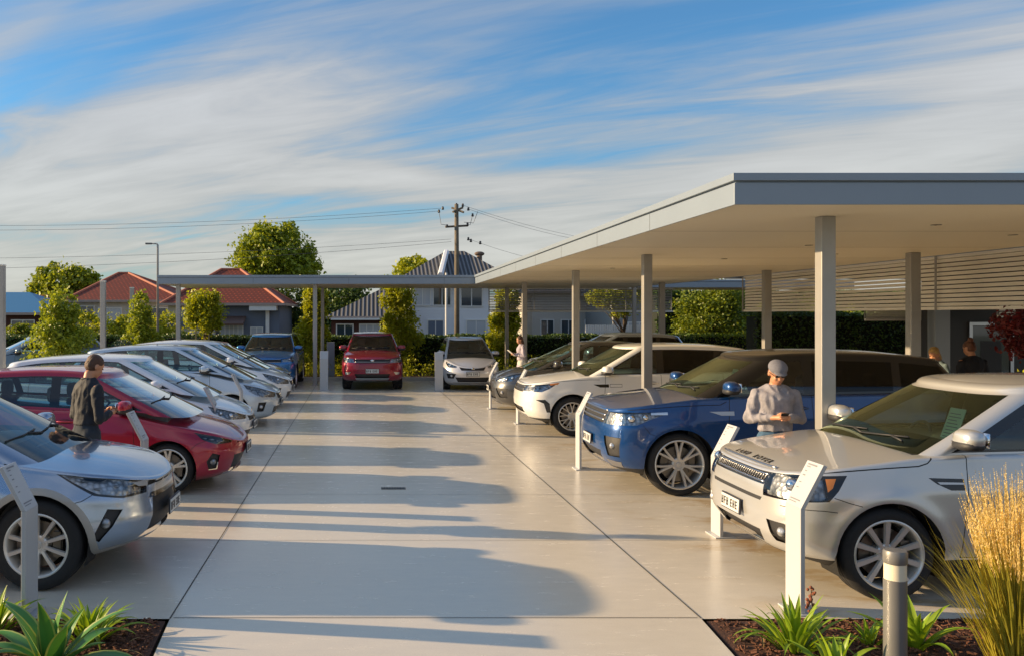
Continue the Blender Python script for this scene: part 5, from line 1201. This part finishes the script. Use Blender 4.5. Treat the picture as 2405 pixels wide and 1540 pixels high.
# grey roofed two storey house
Y = 48.0; r, h = house('house', 965, 1150, Y, 8, 'two storey white weatherboard house with ribbed grey roof'); ox = r.location.x
wallbox('wall', -h, h, 0, 8, 0, 4.0, M_WBOARD, r); hip(r, -h - .6, h + 1.2, -.3, 8, 4.02, zof(589, 51.5), xof(1048, 51.5) - ox, xof(1092, 51.5) - ox, M_GTILE, None, None)
b = MB(); k = 0
for i in range(22): z = .1 + i * .18; b.box(-h - .005, h + .005, -.022, -.001, z, z + .165)
b.obj('weatherboards', M_WBOARD, r)
for a, c, z0, z1, m in ((-1.9, -1.1, 2.75, 3.8, M_CURT), (-.9, .0, 2.75, 3.8, M_HGL), (.6, 1.7, 2.7, 3.75, M_HGL), (-1.2, -.4, .1, 1.9, M_SLATE), (.9, 1.9, .1, 1.9, M_CURT)): window(r, a, c, z0, z1, -.02, m)
b = MB(); ra, rb_ = Vector((xof(1046, 48) - ox - .30, -.45, 4.35)), Vector((xof(1048, 51.5) - ox, 3.4, zof(592, 51.5))); b.tube([ra, rb_], .16, 6); b.obj('roof_flashing', M_WBOARD, r)
b = MB(); b.tube([(xof(1127, 52) - ox, 4.2, 4.9), (xof(1127, 52) - ox, 4.2, 5.75)], .16, 10); b.ball((xof(1127, 52) - ox, 4.2, 5.8), (.3, .2, .14), 8); b.obj('roof_vent', mat('brown vent', (.16, .11, .08), .7), r)
# its low wing
Y = 46.0; r, h = house('house', 778, 905, Y, 5, 'low brick wing with ribbed roof beside the two storey house'); wallbox('wall', -h, h, 0, 5, 0, 2.05, M_WBRICK, r)
hip(r, -h, h + .8, 0, 5, 2.1, zof(676, 48.3), xof(900, 48.3) - r.location.x, xof(940, 48.3) - r.location.x, M_GTILE, None, None)
window(r, -1.1, -.3, .6, 1.7, 0, M_HGL); window(r, .1, 1.1, .6, 1.7, 0, M_CURT, 2); b = MB(); b.box(-h + .0, h, -.5, -.45, 1.95, 2.05); b.obj('pergola_beam', M_FRAME, r)
# blue roofed house, far left
Y = 49.0; r, h = house('house', -60, 118, Y, 7, 'brick house with blue metal roof at the far left'); wallbox('wall', -h, h, 0, 7, 0, 2.25, M_WBRICK, r)
hip(r, -h, h, 0, 7, 2.3, zof(686, 52), xof(-20, 52) - r.location.x, xof(62, 52) - r.location.x, M_BMET, None, None); window(r, 0, 1.2, .7, 1.9, 0)
r, h = house('house', 60, 180, 60, 7, 'orange tiled roof showing between the blue roof and tree'); wallbox('wall', -h, h, 0, 7, 0, 2.6, M_WBRICK, r); hip(r, -h, h, 0, 7, 2.6, zof(680, 63), -h * .8, h * .6, M_ROOFO, None, None)
# pale buildings behind the far louvres
r, h = house('house', 1250, 1420, 52, 6, 'pale rendered house half hidden behind the far louvre screen'); wallbox('wall', -h, h, 0, 6, 0, 3.6, M_RENDER, r); hip(r, -h, h, 0, 6, 3.6, 5.0, -1, 1, M_GTILE, None, None)
for a, c in ((-1.6, -.9), (-.4, .4), (1.0, 1.8)): window(r, a, c, .6, 1.9, 0, M_HGL)
r, h = house('house', 1440, 1585, 46, 6, 'grey walled house right of the pale one behind the louvres'); wallbox('wall', -h, h, 0, 6, 0, 3.4, mat('mid grey wall', (.26, .26, .26), .7), r); hip(r, -h, h, 0, 6, 3.4, 4.6, -1, 1, M_GTILE, None, None); window(r, -.8, .3, .8, 1.8, 0, M_CURT, 3)
b = MB()
for i in range(24): b.box(i * .11, i * .11 + .085, -.01, .01, .1, 1.75)
b.box(0, 2.6, .012, .04, .5, .6); b.box(0, 2.6, .012, .04, 1.4, 1.5); tag(b.obj('picket_fence', M_FRAME, loc=(xof(1375, 41), 41, 0)), 'white picket fence seen below the far louvre screen', 'fence')
b = MB(); b.box(-.15, .15, -.03, .03, .5, 2.25); b.box(-.14, .14, -.032, -.031, 1.2, 1.6, mi=0); tag(b.obj('sign_board', M_FRAME, loc=(xof(1868, 33), 33, 0)), 'tall narrow white board among the shrubs behind the blue off-roader', 'sign board')
# showroom corner
M_CHAR = mat('charcoal wall', (.035, .035, .036), .5); r = empty('showroom', (14.8, 19.0, .15)); tag(r, 'dark glazed showroom corner at the right edge', 'building')
wallbox('wall', -2.55, 5, 0, .8, 0, 3.0, M_CHAR, r); b = MB(); b.box(-2.95, -2.63, -.32, -.05, 0, 2.3); b.obj('column', mat('blue grey column', (.30, .34, .38), .6), r, bevel=.01); b = MB(); b.box(-3.35, -3.2, -.25, -.1, 0, 2.3); b.obj('column', M_POST, r, bevel=.01)
d = MB(); d.box(-2.05, -1.98, -.06, -.002, 0, 1.9); d.box(-1.17, -1.10, -.06, -.002, 0, 1.9); d.box(-1.979, -1.171, -.06, -.002, 1.83, 1.9); dd = d.obj('door', M_SAT, r); b = MB(); b.box(-1.97, -1.18, -.03, -.003, 0, 1.82); b.obj('pane', M_HGL, dd); b = MB(); b.box(-1.8, -1.35, -.034, -.031, .5, 1.5); b.obj('poster', M_PLAS, dd)
b = MB(); b.box(-.5, 4.0, -.05, -.002, .9, 2.1); b.obj('window', M_CURT, r)
# power pole
M_WOOD = mat('weathered pole timber', (.15, .125, .09), .9, fn=vary(6, .35, .5, 30)); M_INS = mat('brown insulator', (.06, .045, .04), .3); M_WIRE = mat('cable', (.10, .10, .11), .6)
Y = 43.; px_ = 1073; r = empty('power_pole', (xof(px_, Y), Y, -.05)); tag(r, 'weathered timber power pole with cross arms before the grey roof', 'power pole'); ox = r.location.x; H = zof(478, Y)
b = MB(); b.tube([(0, 0, 0), (0, 0, H * .5), (-.02, 0, H)], [.13, .12, .10], 10); b.obj('shaft', M_WOOD, r, smooth=True)
def P3(px, py, dy=0.0): return Vector((xof(px, Y) - ox, dy, zof(py, Y)))
for a, c, nm in ((P3(1063, 497, -.2), P3(1088, 484, .3), 'cross_arm'), (P3(1046, 531, 0), P3(1100, 527, .2), 'cross_arm'), (P3(1062, 485, .2), P3(1088, 498, -.2), 'cross_arm')):
    b = MB(); b.tube([a, c], .055, 6); b.obj(nm, M_WOOD, r)
ins = [P3(1072, 479), P3(1087, 480), P3(1040, 487), P3(1031, 494), P3(1100, 489), P3(1110, 503), P3(1050, 529), P3(1098, 525), P3(1100, 559), P3(1106, 563), P3(1128, 568)]
for p in ins: b = MB(); b.lathe([(.001, -.08), (.05, -.08), (.07, -.03), (.04, 0), (.06, .03), (.03, .08), (.001, .08)], 8, M=Matrix.Translation(p)); b.obj('insulator', M_INS, r, smooth=True)
def sag(a, c, s, n=14): return [a.lerp(c, i / n) - Vector((0, 0, 4 * s * (i / n) * (1 - i / n))) for i in range(n + 1)]
loops = [(P3(1031, 495), P3(1050, 527), P3(1036, 525)), (P3(1110, 503), P3(1100, 524), P3(1104, 527)), (P3(1122, 495), P3(1090, 520), P3(1112, 522))]
for a, c, m_ in loops: b = MB(); b.tube([a, a.lerp(m_, .6), m_, c], .012, 4); b.obj('jumper_wire', M_WIRE, r)
def wire(a, c, s, label):
    b = MB(); b.tube(sag(Vector(a), Vector(c), s, 26), .007, 4); tag(b.obj('overhead_wire', M_WIRE), label, 'wire', 'overhead wires')
o_ = r.location; LX = lambda px, py, YY: Vector((xof(px, YY), YY, zof(py, YY)))
wire(o_ + ins[2], LX(-500, 522, 44), .45, 'topmost wire running left from the power pole')
wire(o_ + ins[3], LX(-500, 534, 42), .45, 'second wire running left, just under the topmost')
wire(LX(1060, 562, 43), LX(-500, 606, 44), .35, 'third wire running left, level with the street lamp head')
wire(LX(1060, 568, 43), LX(-500, 634, 42), .40, 'lowest wire running left above the red roof')
wire(o_ + ins[1], LX(1500, 575, 60), .35, 'topmost wire running right from the pole towards the canopy')
wire(o_ + ins[4], LX(1500, 578, 58), .40, 'second wire running right from the pole towards the canopy')
wire(o_ + ins[8], LX(1400, 625, 60), .35, 'lowest wire running right above the grey roof')
# street lamp
r = empty('street_lamp', (xof(370.5, 41), 41, 0)); tag(r, 'slim street lamp with a flat head above the left end of the far canopy', 'street lamp'); H = zof(573, 41)
b = MB(); b.tube([(0, 0, 0), (0, 0, H - .05), (-.05, 0, H)], [.06, .045, .04], 10); b.tube([(-.04, 0, H), (-.28, 0, H + .01)], .03, 8); b.obj('pole', M_POST, r, smooth=True); b = MB(); b.prism([(-.56, -.09), (-.28, -.06), (-.28, .06), (-.56, .09)], 'z', H - .03, H + .045); b.obj('lamp_head', M_BOL, r, bevel=.01)
b = MB(); b.tube([(0, 0, 0), (0, 0, 4.1)], .05, 8); tag(b.obj('pole', M_FRAME, loc=(xof(1048, 40), 40, 0)), 'thin white pole in front of the two storey house', 'pole')
# ================================================================ people
M_SKIN = mat('skin', (.52, .24, .13), .5, fn=vary(12, .06)); M_HAIRD = mat('brown hair', (.085, .036, .017), .55, fn=vary(45, .5, .9, 120)); M_HAIRB = mat('blond hair', (.50, .30, .09), .5, fn=vary(60, .3, .5, 200)); M_HAIRR = mat('auburn hair', (.13, .045, .018), .5, fn=vary(60, .3, .5, 200))
M_EYE = mat('eye', (.02, .015, .01), .2); M_LIP = mat('lips', (.42, .15, .11), .5)
def ring_loft(b, rings, n=20):
    """closed loft through (centre, rx, ry) rings stacked upwards"""
    V, F = [], []; m = len(rings)
    for c, rx, ry in rings:
        for k in range(n):
            t = 2 * PI * k / n; V.append((c[0] + rx * math.cos(t), c[1] + ry * math.sin(t), c[2]))
    for i in range(m - 1):
        for k in range(n): F.append((i * n + k, i * n + (k + 1) % n, (i + 1) * n + (k + 1) % n, (i + 1) * n + k))
    F.append(tuple(range(n))[::-1]); F.append(tuple(range((m - 1) * n, m * n))); b.add(V, F)
def limb(b, pts, rs, n=14):
    """tapered tube with rounded joints"""
    P, Q = [], []
    for i in range(len(pts) - 1):
        a, c = Vector(pts[i]), Vector(pts[i + 1])
        for k in range(5 if i == len(pts) - 2 else 4): P.append(a.lerp(c, k / 4)); Q.append(rs[i] + (rs[i + 1] - rs[i]) * k / 4)
    b.tube(P, Q, n); b.ball(tuple(pts[0]), rs[0], 7); b.ball(tuple(pts[-1]), rs[-1] * .98, 7)
    for p, r in zip(pts[1:-1], rs[1:-1]): b.ball(tuple(p), r * 1.01, 7)
def solid(name, b, m, parent, vox=.012, smooth=4, folds=0.0, fscale=.10):
    """fuses the volumes into one continuous surface"""
    o = b.obj(name, m); md = o.modifiers.new('r', 'REMESH'); md.mode = 'VOXEL'; md.voxel_size = vox; md.use_smooth_shade = True
    sm = o.modifiers.new('s', 'SMOOTH'); sm.factor = .6; sm.iterations = smooth
    dg = C.evaluated_depsgraph_get(); nm = D.meshes.new_from_object(o.evaluated_get(dg)); D.objects.remove(o)
    if folds:
        from mathutils import noise as nz
        nm.update(); co = [v.co.copy() for v in nm.vertices]; no = [v.normal.copy() for v in nm.vertices]
        for v, c, n_ in zip(nm.vertices, co, no):
            q = Vector((c.x, c.y, c.z * .55 + c.y * .4)) / fscale; f = 1 - abs(nz.noise(q + Vector((parent.location.x, 3, 1)))) * 2.2; f2 = nz.noise(q * 2.1); v.co = c + n_ * folds * (f * .8 - .35 + f2 * .35)
    for p in nm.polygons: p.use_smooth = True
    nm.materials.clear(); nm.materials.append(m if not isinstance(m, list) else m[0]); q = D.objects.new(name, nm); COL.objects.link(q); q.parent = parent; return q
def person(loc, rz, label, H=1.75, look=0.5, turn=0.0, top_m=None, leg_m=None, hair_m=None, cap=None, hands='phone', lean=.0, female=False, long_hair=False, bun=False, wide=1.0, elbow=(.13, .16), arm_h=1.08, held=None, collar=False):
    """faces local +x; look: how far the head bows"""
    k = H / 1.78; r = empty('person', loc, rz); tag(r, label, 'person', 'people looking at the cars'); S = lambda *p: Vector(p) * k
    sh = (.178 if not female else .155) * wide; lx = lean; tw_ = wide * (1 if not female else .9)
    hx = .055 * look; hc = S(lx + .035 + hx, 0, 1.618 - .02 * look); J = {}; b = MB()
    def torso(e):
        B = [(0, .80, .115, .155), (0, .90, .125, .168), (.005, 1.0, .112, .150), (.01, 1.10, .105, .138), (.015, 1.22, .115, .150), (.02, 1.33, .118, .165), (.01, 1.385, .100, .175), (.0, 1.425, .080, .150), (.0, 1.455, .066, .105), (.0, 1.48, .055, .066)]
        return [(S(x + lx * max(0, (z - .9) / .6), 0, z), (rx * k + e), (ry * k * tw_ + e)) for x, z, rx, ry in B]
    ring_loft(b, torso(-.012)); limb(b, [S(lx, 0, 1.44), S(lx + .012, 0, 1.52), hc - S(.01, 0, .05)], [.060 * k, .052 * k, .055 * k])
    for s, n in ((1, 'l'), (-1, 'r')):
        sp_ = S(lx * .95, s * (sh - .006), 1.368)
        if hands == 'down': el, wr = S(-.03 + lx * .7, s * (sh + .05), 1.13), S(.05 + lx * .5, s * (sh + .04), .90)
        else: el, wr = S(lx * .8 - .01, s * (sh + .065), arm_h + .02), S(lx + .235, s * .058, arm_h + .055)
        d = (wr - el).normalized(); pm = wr + d * .055 * k; J['s' + n], J['e' + n], J['w' + n], J['p' + n] = sp_, el, wr, pm
        limb(b, [sp_, el, wr], [.056 * k, .040 * k, .027 * k]); limb(b, [wr, pm, wr + d * .085 * k], [.024 * k, .030 * k, .022 * k])
        limb(b, [S(0, s * .085, .90), S(.015, s * .10, .50), S(-.005, s * .105, .34), S(0, s * .11, .09), S(.13, s * .12, .04)], [.09 * k, .058 * k, .055 * k, .038 * k, .032 * k])
    M = Matrix.Translation(hc) @ Matrix.Rotation(turn, 4, 'Z') @ Matrix.Rotation(look * .62, 4, 'Y'); q = k
    b.ball((-.012 * q, 0, .022 * q), (.098 * q, .078 * q, .092 * q), 14, M=M); b.ball((.030 * q, 0, -.045 * q), (.062 * q, .056 * q, .068 * q), 12, M=M); b.ball((.058 * q, 0, -.085 * q), (.030 * q, .030 * q, .024 * q), 8, M=M)
    b.prism([(.080 * q, .012 * q), (.092 * q, -.002 * q), (.112 * q, -.030 * q), (.086 * q, -.038 * q), (.06 * q, 0)], 'y', -.012 * q, .012 * q, M=M)
    for s in (1, -1): b.ball((-.012 * q, s * .079 * q, -.012 * q), (.020 * q, .010 * q, .032 * q), 7, M=M); b.ball((.062 * q, s * .034 * q, -.030 * q), (.026 * q, .022 * q, .022 * q), 7, M=M)
    b.ball((.086 * q, 0, -.058 * q), (.012 * q, .024 * q, .010 * q), 6, M=M)
    body = solid('body', b, M_SKIN, r, .0085 if H > 1.7 else .011, 3)
    V = {'pl': (J['pl'], 0), 'pr': (J['pr'], 0), 'wl': (J['wl'], 0), 'wr': (J['wr'], 0)}
    # fingers, closed round what is held
    b = MB()
    for s, n in ((1, 'l'), (-1, 'r')):
        pm, wr = V['p' + n][0], V['w' + n][0]; d = (pm - wr).normalized(); inw = Vector((0, -s, 0)); upv = Vector((0, 0, 1))
        for i, L in enumerate((.068, .076, .071, .055)):
            o0 = pm + d * .012 * k + upv * (.026 - i * .018) * k - inw * .006; p1 = o0 + (d * .8 + inw * .35) * L * .45 * k; p2 = p1 + (d * .25 + inw * .9) * L * .35 * k; p3 = p2 + (inw * .8 - d * .4) * L * .28 * k; b.tube([o0, p1, p2, p3], [.0095 * k, .0088 * k, .008 * k, .0062 * k], 7)
        t0 = wr + d * .02 * k + upv * .026 * k; b.tube([t0, t0 + (d * .6 + upv * .5 + inw * .3) * .035 * k, t0 + (d * .75 + upv * .25 + inw * .8) * .062 * k], [.012 * k, .0105 * k, .008 * k], 7)
    b.obj('fingers', M_SKIN, body, smooth=True)
    b = MB()
    for s in (1, -1): b.ball((.080 * q, s * .030 * q, .006 * q), (.008 * q, .012 * q, .006 * q), 6, M=M)
    b.obj('eyes', M_EYE, body); b = MB(); b.ball((.094 * q, 0, -.059 * q), (.006 * q, .020 * q, .005 * q), 6, M=M); b.obj('mouth', M_LIP, body)
    # clothes follow the body
    b = MB(); ring_loft(b, torso(.014)[2:])
    for n in 'lr': limb(b, [J['s' + n], J['e' + n].lerp(J['s' + n], .5), J['e' + n], J['e' + n].lerp(J['w' + n], .5), J['e' + n].lerp(J['w' + n], .90)], [.064 * k, .061 * k, .055 * k, .046 * k, .037 * k])
    if female: ring_loft(b, [(S(0, 0, .72), .14 * k, .175 * k), (S(0, 0, .85), .135 * k, .175 * k)])
    solid('jumper' if not female else 'top', b, top_m, r, .010, 3, .016 * k)
    b = MB(); b.lathe([(.056 * k, 0), (.076 * k, -.004), (.078 * k, .018), (.066 * k, .026), (.056 * k, .024)], 24, M=Matrix.Translation(S(lx + .004, 0, 1.455)) @ Matrix.Rotation(R(10), 4, 'Y')); b.obj('collar', top_m, r, smooth=True)
    b = MB()
    for s in (1, -1): limb(b, [S(0, s * .080, .90), S(.015, s * .095, .70), S(.018, s * .10, .50), S(-.002, s * .105, .32), S(-.005, s * .11, .10)], [.108 * k, .092 * k, .074 * k, .070 * k, .066 * k])
    ring_loft(b, [(S(0, 0, .80), .115 * k, .16 * k), (S(0, 0, .95), .116 * k, .156 * k), (S(0, 0, 1.02), .108 * k, .145 * k)]); solid('trousers', b, leg_m, r, .012, 4, .010 * k)
    b = MB()
    for s in (1, -1): b.ball((.06 * k, s * .115 * k, .045 * k), (.14 * k, .052 * k, .05 * k), 8, p=.8)
    b.obj('shoes', M_PLAS, r, smooth=True)
    b = MB()
    if cap is None:
        b.ball((-.020 * q, 0, .036 * q), (.097 * q, .083 * q, .087 * q), 12, M=M); b.ball((-.034 * q, 0, -.004 * q), (.082 * q, .077 * q, .080 * q), 10, M=M)
        if long_hair: b.ball((-.055 * q, 0, -.09 * q), (.055 * q, .078 * q, .13 * q), 10, M=M)
        if bun: b.ball((-.075 * q, 0, .115 * q), .045 * q, 8, M=M)
        solid('hair', b, hair_m, r, .008, 2, .003 * k, .02)
    else:
        b.ball((-.035 * q, 0, -.01 * q), (.072 * q, .080 * q, .07 * q), 10, M=M); b.obj('hair', hair_m, r, smooth=True); b = MB()
        b.ball((-.008 * q, 0, .062 * q), (.112 * q, .094 * q, .072 * q), 12, M=M); b.ball((.075 * q, 0, .038 * q), (.062 * q, .066 * q, .014 * q), 10, M=M); solid('flat_cap', b, cap, r, .006, 3)
        b = MB()
        for s in (1, -1): b.ball((.094 * q, s * .032 * q, .010 * q), (.006 * q, .026 * q, .015 * q), 7, M=M)
        b.tube([M @ Vector((.094 * q, -.062 * q, .015 * q)), M @ Vector((.0, -.086 * q, .012 * q))], .003, 5); b.tube([M @ Vector((.094 * q, .062 * q, .015 * q)), M @ Vector((.0, .086 * q, .012 * q))], .003, 5); b.obj('sunglasses', M_TRIM, r, smooth=True)
    if held:
        c = (J['pl'] + J['pr']) / 2; b = MB(); hm = Matrix.Translation(c + Vector((.03, 0, .02)) * k) @ Matrix.Rotation(R(-40), 4, 'Y')
        if held == 'phone': b.box(-.045, .045, -.036, .036, -.005, .005, M=hm)
        else: b.box(-.11, .15, -.10, .10, -.002, .004, M=hm)
        tag(b.obj(held, M_TRIM if held == 'phone' else M_FRAME, bevel=.002), 'black phone held by the man in the flat cap' if held == 'phone' else 'pale leaflet held by the woman at the far post', 'phone' if held == 'phone' else 'leaflet')
        D.objects[held].location = r.matrix_basis @ Vector((0, 0, 0)); D.objects[held].rotation_euler = (0, 0, rz)
    return r
def knit(c, sc=120): return vary(5, .12, .35, sc)
M_KNIT = mat('pale grey knit', (.30, .285, .31), .9, fn=vary(14, .34, .7, 110)); M_JEAN = mat('blue denim', (.05, .11, .19), .9, fn=vary(30, .2, .2, 200)); M_JACK = mat('dark grey jacket', (.009, .012, .020), .75, fn=vary(6, .3, .5, 30)); M_JEAN2 = mat('dark denim', (.025, .035, .05), .9, fn=vary(30, .2, .2, 200))
M_BLK = mat('black knit top', (.010, .011, .016), .85); M_LAV = mat('pale mauve cardigan', (.42, .37, .42), .9, fn=vary(8, .15, .4, 80)); M_TEALT = mat('teal and white top', (.16, .22, .24), .85, fn=vary(5, .5, .2, 60)); M_CAP = mat('grey tweed cap', (.17, .17, .20), .9, fn=vary(60, .15, .4, 200)); M_LTR = mat('light trousers', (.48, .46, .42), .85)
person((gx(1820, 224), FPX / 224, 0), R(-98), 'man in flat cap, sunglasses and grey jumper by the blue off-roader, looking at a phone', 1.78, .75, .1, M_KNIT, M_JEAN, M_HAIRD, cap=M_CAP, held='phone', arm_h=1.10, wide=1.08)
person((gx(203, 217), FPX / 217, 0), R(48), 'man in dark jacket seen from behind, beside the red hatchback', 1.83, .85, -.1, M_JACK, M_JEAN2, M_HAIRD, arm_h=1.05, wide=1.0, lean=.02, collar=True)
person((gx(1225, 82.5), FPX / 82.5, 0), R(188), 'woman in mauve cardigan reading a leaflet by the far post', 1.66, .5, 0, M_LAV, M_LTR, M_HAIRD, female=True, long_hair=True, held='leaflet', arm_h=1.12)
person((gx(2284, 150), 13.87, .15), R(98), 'woman in black top with auburn bun, seen from behind near the showroom', 1.70, .6, .2, M_BLK, M_JEAN2, M_HAIRR, female=True, bun=True, wide=1.3, arm_h=1.0)
person((gx(2222, 150), 14.1, .15), R(200), 'blond woman in teal and white top bending by the showroom walkway', 1.60, .9, .2, M_TEALT, M_LTR, M_HAIRB, female=True, long_hair=True, lean=-.02, arm_h=.98)
# ================================================================ the cars
GR, GL_, GE = 'off-road cars under the right canopy', 'cars in the row on the left', 'cars across the far end'
r1, i1 = make_car(SP_R1, 'silver_off_roader', 'large silver off-roader at the right edge with lettering across its bonnet', GR, (3.955, 6.76 + .955, 0), PI, 1.35)
r2, i2 = make_car(SP_R2, 'blue_off_roader', 'deep blue off-roader with chrome barred grille behind the man in the cap', GR, (3.724, 10.74 + .98, 0), PI, 1.15)
r3, i3 = make_car(SP_R3, 'white_off_roader', 'white off-roader with slim headlights, next beyond the blue one', GR, (3.62, 16.07 + .955, 0), PI, .9)
make_car(SP_R4, 'graphite_crossover', 'graphite crossover with its nose showing beyond the white off-roader', GR, (3.60, 20.72, 0), PI, .75)
make_car(SP_R5, 'silver_off_roader', 'silver off-roader with black windows, farthest under the canopy', GR, (5.05, 24.2, 0), PI, .65)
l1, j1 = make_car(SP_L1, 'silver_crossover', 'silver crossover cut by the left edge, nearest on the left', GL_, (gx(81.5, 296.4), FPX / 296.4 + .925, 0), 0, 1.35)
l2, j2 = make_car(SP_L2, 'red_hatchback', 'crimson hatchback beside the man in the dark jacket', GL_, (gx(392, 192), FPX / 192 + .89, 0), 0, 1.15)
make_car(SP_L3, 'white_hatchback', 'white hatchback just beyond the red one, badge on its grille', GL_, (-2.79, 14.35, 0), 0, .85)
make_car(SP_L4, 'silver_hatchback', 'ice silver hatchback between two white hatchbacks', GL_, (-2.76, 18.1, 0), 0, .75)
make_car(SP_L5, 'white_hatchback', 'white hatchback farthest along the left row, beside the blue car', GL_, (-2.82, 21.5, 0), 0, .75)
make_car(SP_L6, 'silver_hatchback', 'pale hatchback whose roof shows behind the last white hatchback', GL_, (-3.1, 24.2, 0), 0, .6)
make_car(SP_L7, 'blue_hatchback', 'slate blue hatchback at the far left behind the leafy tree', GL_, (-11.85, 27.9, 0), R(208), .6)
make_car(SP_F1, 'blue_off_roader', 'bright blue off-roader facing the aisle at the far left corner', GE, (gx(622, 79), 26.9, 0), R(-90), .7)
make_car(SP_F2, 'ruby_off_roader', 'ruby red off-roader facing the aisle at the far end', GE, (gx(874.5, 79), 26.6, 0), R(-90), .8)
make_car(SP_F3, 'silver_hatchback', 'small pale silver hatchback facing the aisle right of the ruby car', GE, (gx(1108, 80), 26.5, 0), R(-90), .8)
# lettering across the bonnet edge of the silver off-roader
def lettering(txt, size, parent, place, m, name='lettering'):
    fc = D.curves.new(name, 'FONT'); fc.body = txt; fc.size = size; fc.align_x = 'CENTER'; fc.space_character = 1.55; fc.extrude = .002; fc.offset = .0012
    o = D.objects.new(name, fc); COL.objects.link(o); dg = C.evaluated_depsgraph_get(); me = D.meshes.new_from_object(o.evaluated_get(dg)); D.objects.remove(o)
    for v in me.vertices: v.co = place(v.co.x, v.co.y, v.co.z)
    q = D.objects.new(name, me); COL.objects.link(q); q.parent = parent; me.materials.clear(); me.materials.append(m); return q
from mathutils.bvhtree import BVHTree
_bn = [o for o in r1.children if o.name.startswith('bonnet')][0]; _bvh = BVHTree.FromPolygons([v.co.copy() for v in _bn.data.vertices], [tuple(p.vertices) for p in _bn.data.polygons])
def on_bonnet(u, v, w):
    """u across (reading direction for someone in front), v up the bonnet"""
    x = i1['fx'](u, .93) - .075 - v * .95; h = _bvh.ray_cast(Vector((x, u, 2)), Vector((0, 0, -1)))[0]; return Vector((x, u, (h.z if h else 1.0) + .003 + w))
lettering('LAND  ROVER', .075, r1, on_bonnet, M_TRIM)
# price sheets inside the windscreens
def sheet_in(root, x, y, z, w, h, tilt, label):
    b = MB(); b.box(-.003, .003, -w / 2, w / 2, 0, h); o = b.obj('price_sheet', M_PAPER); M = root.matrix_basis; o.location = M @ Vector((x, y, z)); o.rotation_euler = (0, R(tilt), root.rotation_euler.z)
    tag(o, label, 'price sheet', 'price sheets behind the windscreens')
    b = MB()
    for k in range(8): b.box(.0035, .0042, -w * .38, w * (.38 - .1 * (k % 3)), h * (.12 + .1 * k), h * (.14 + .1 * k))
    b.obj('printed_text', M_PRINT, o)
sheet_in(r1, -.90, .22, 1.14, .20, .29, -20, 'pale green price sheet behind the silver off-roader windscreen')
sheet_in(r2, -1.02, -.10, 1.22, .16, .28, -20, 'pale price sheet behind the blue off-roader windscreen')
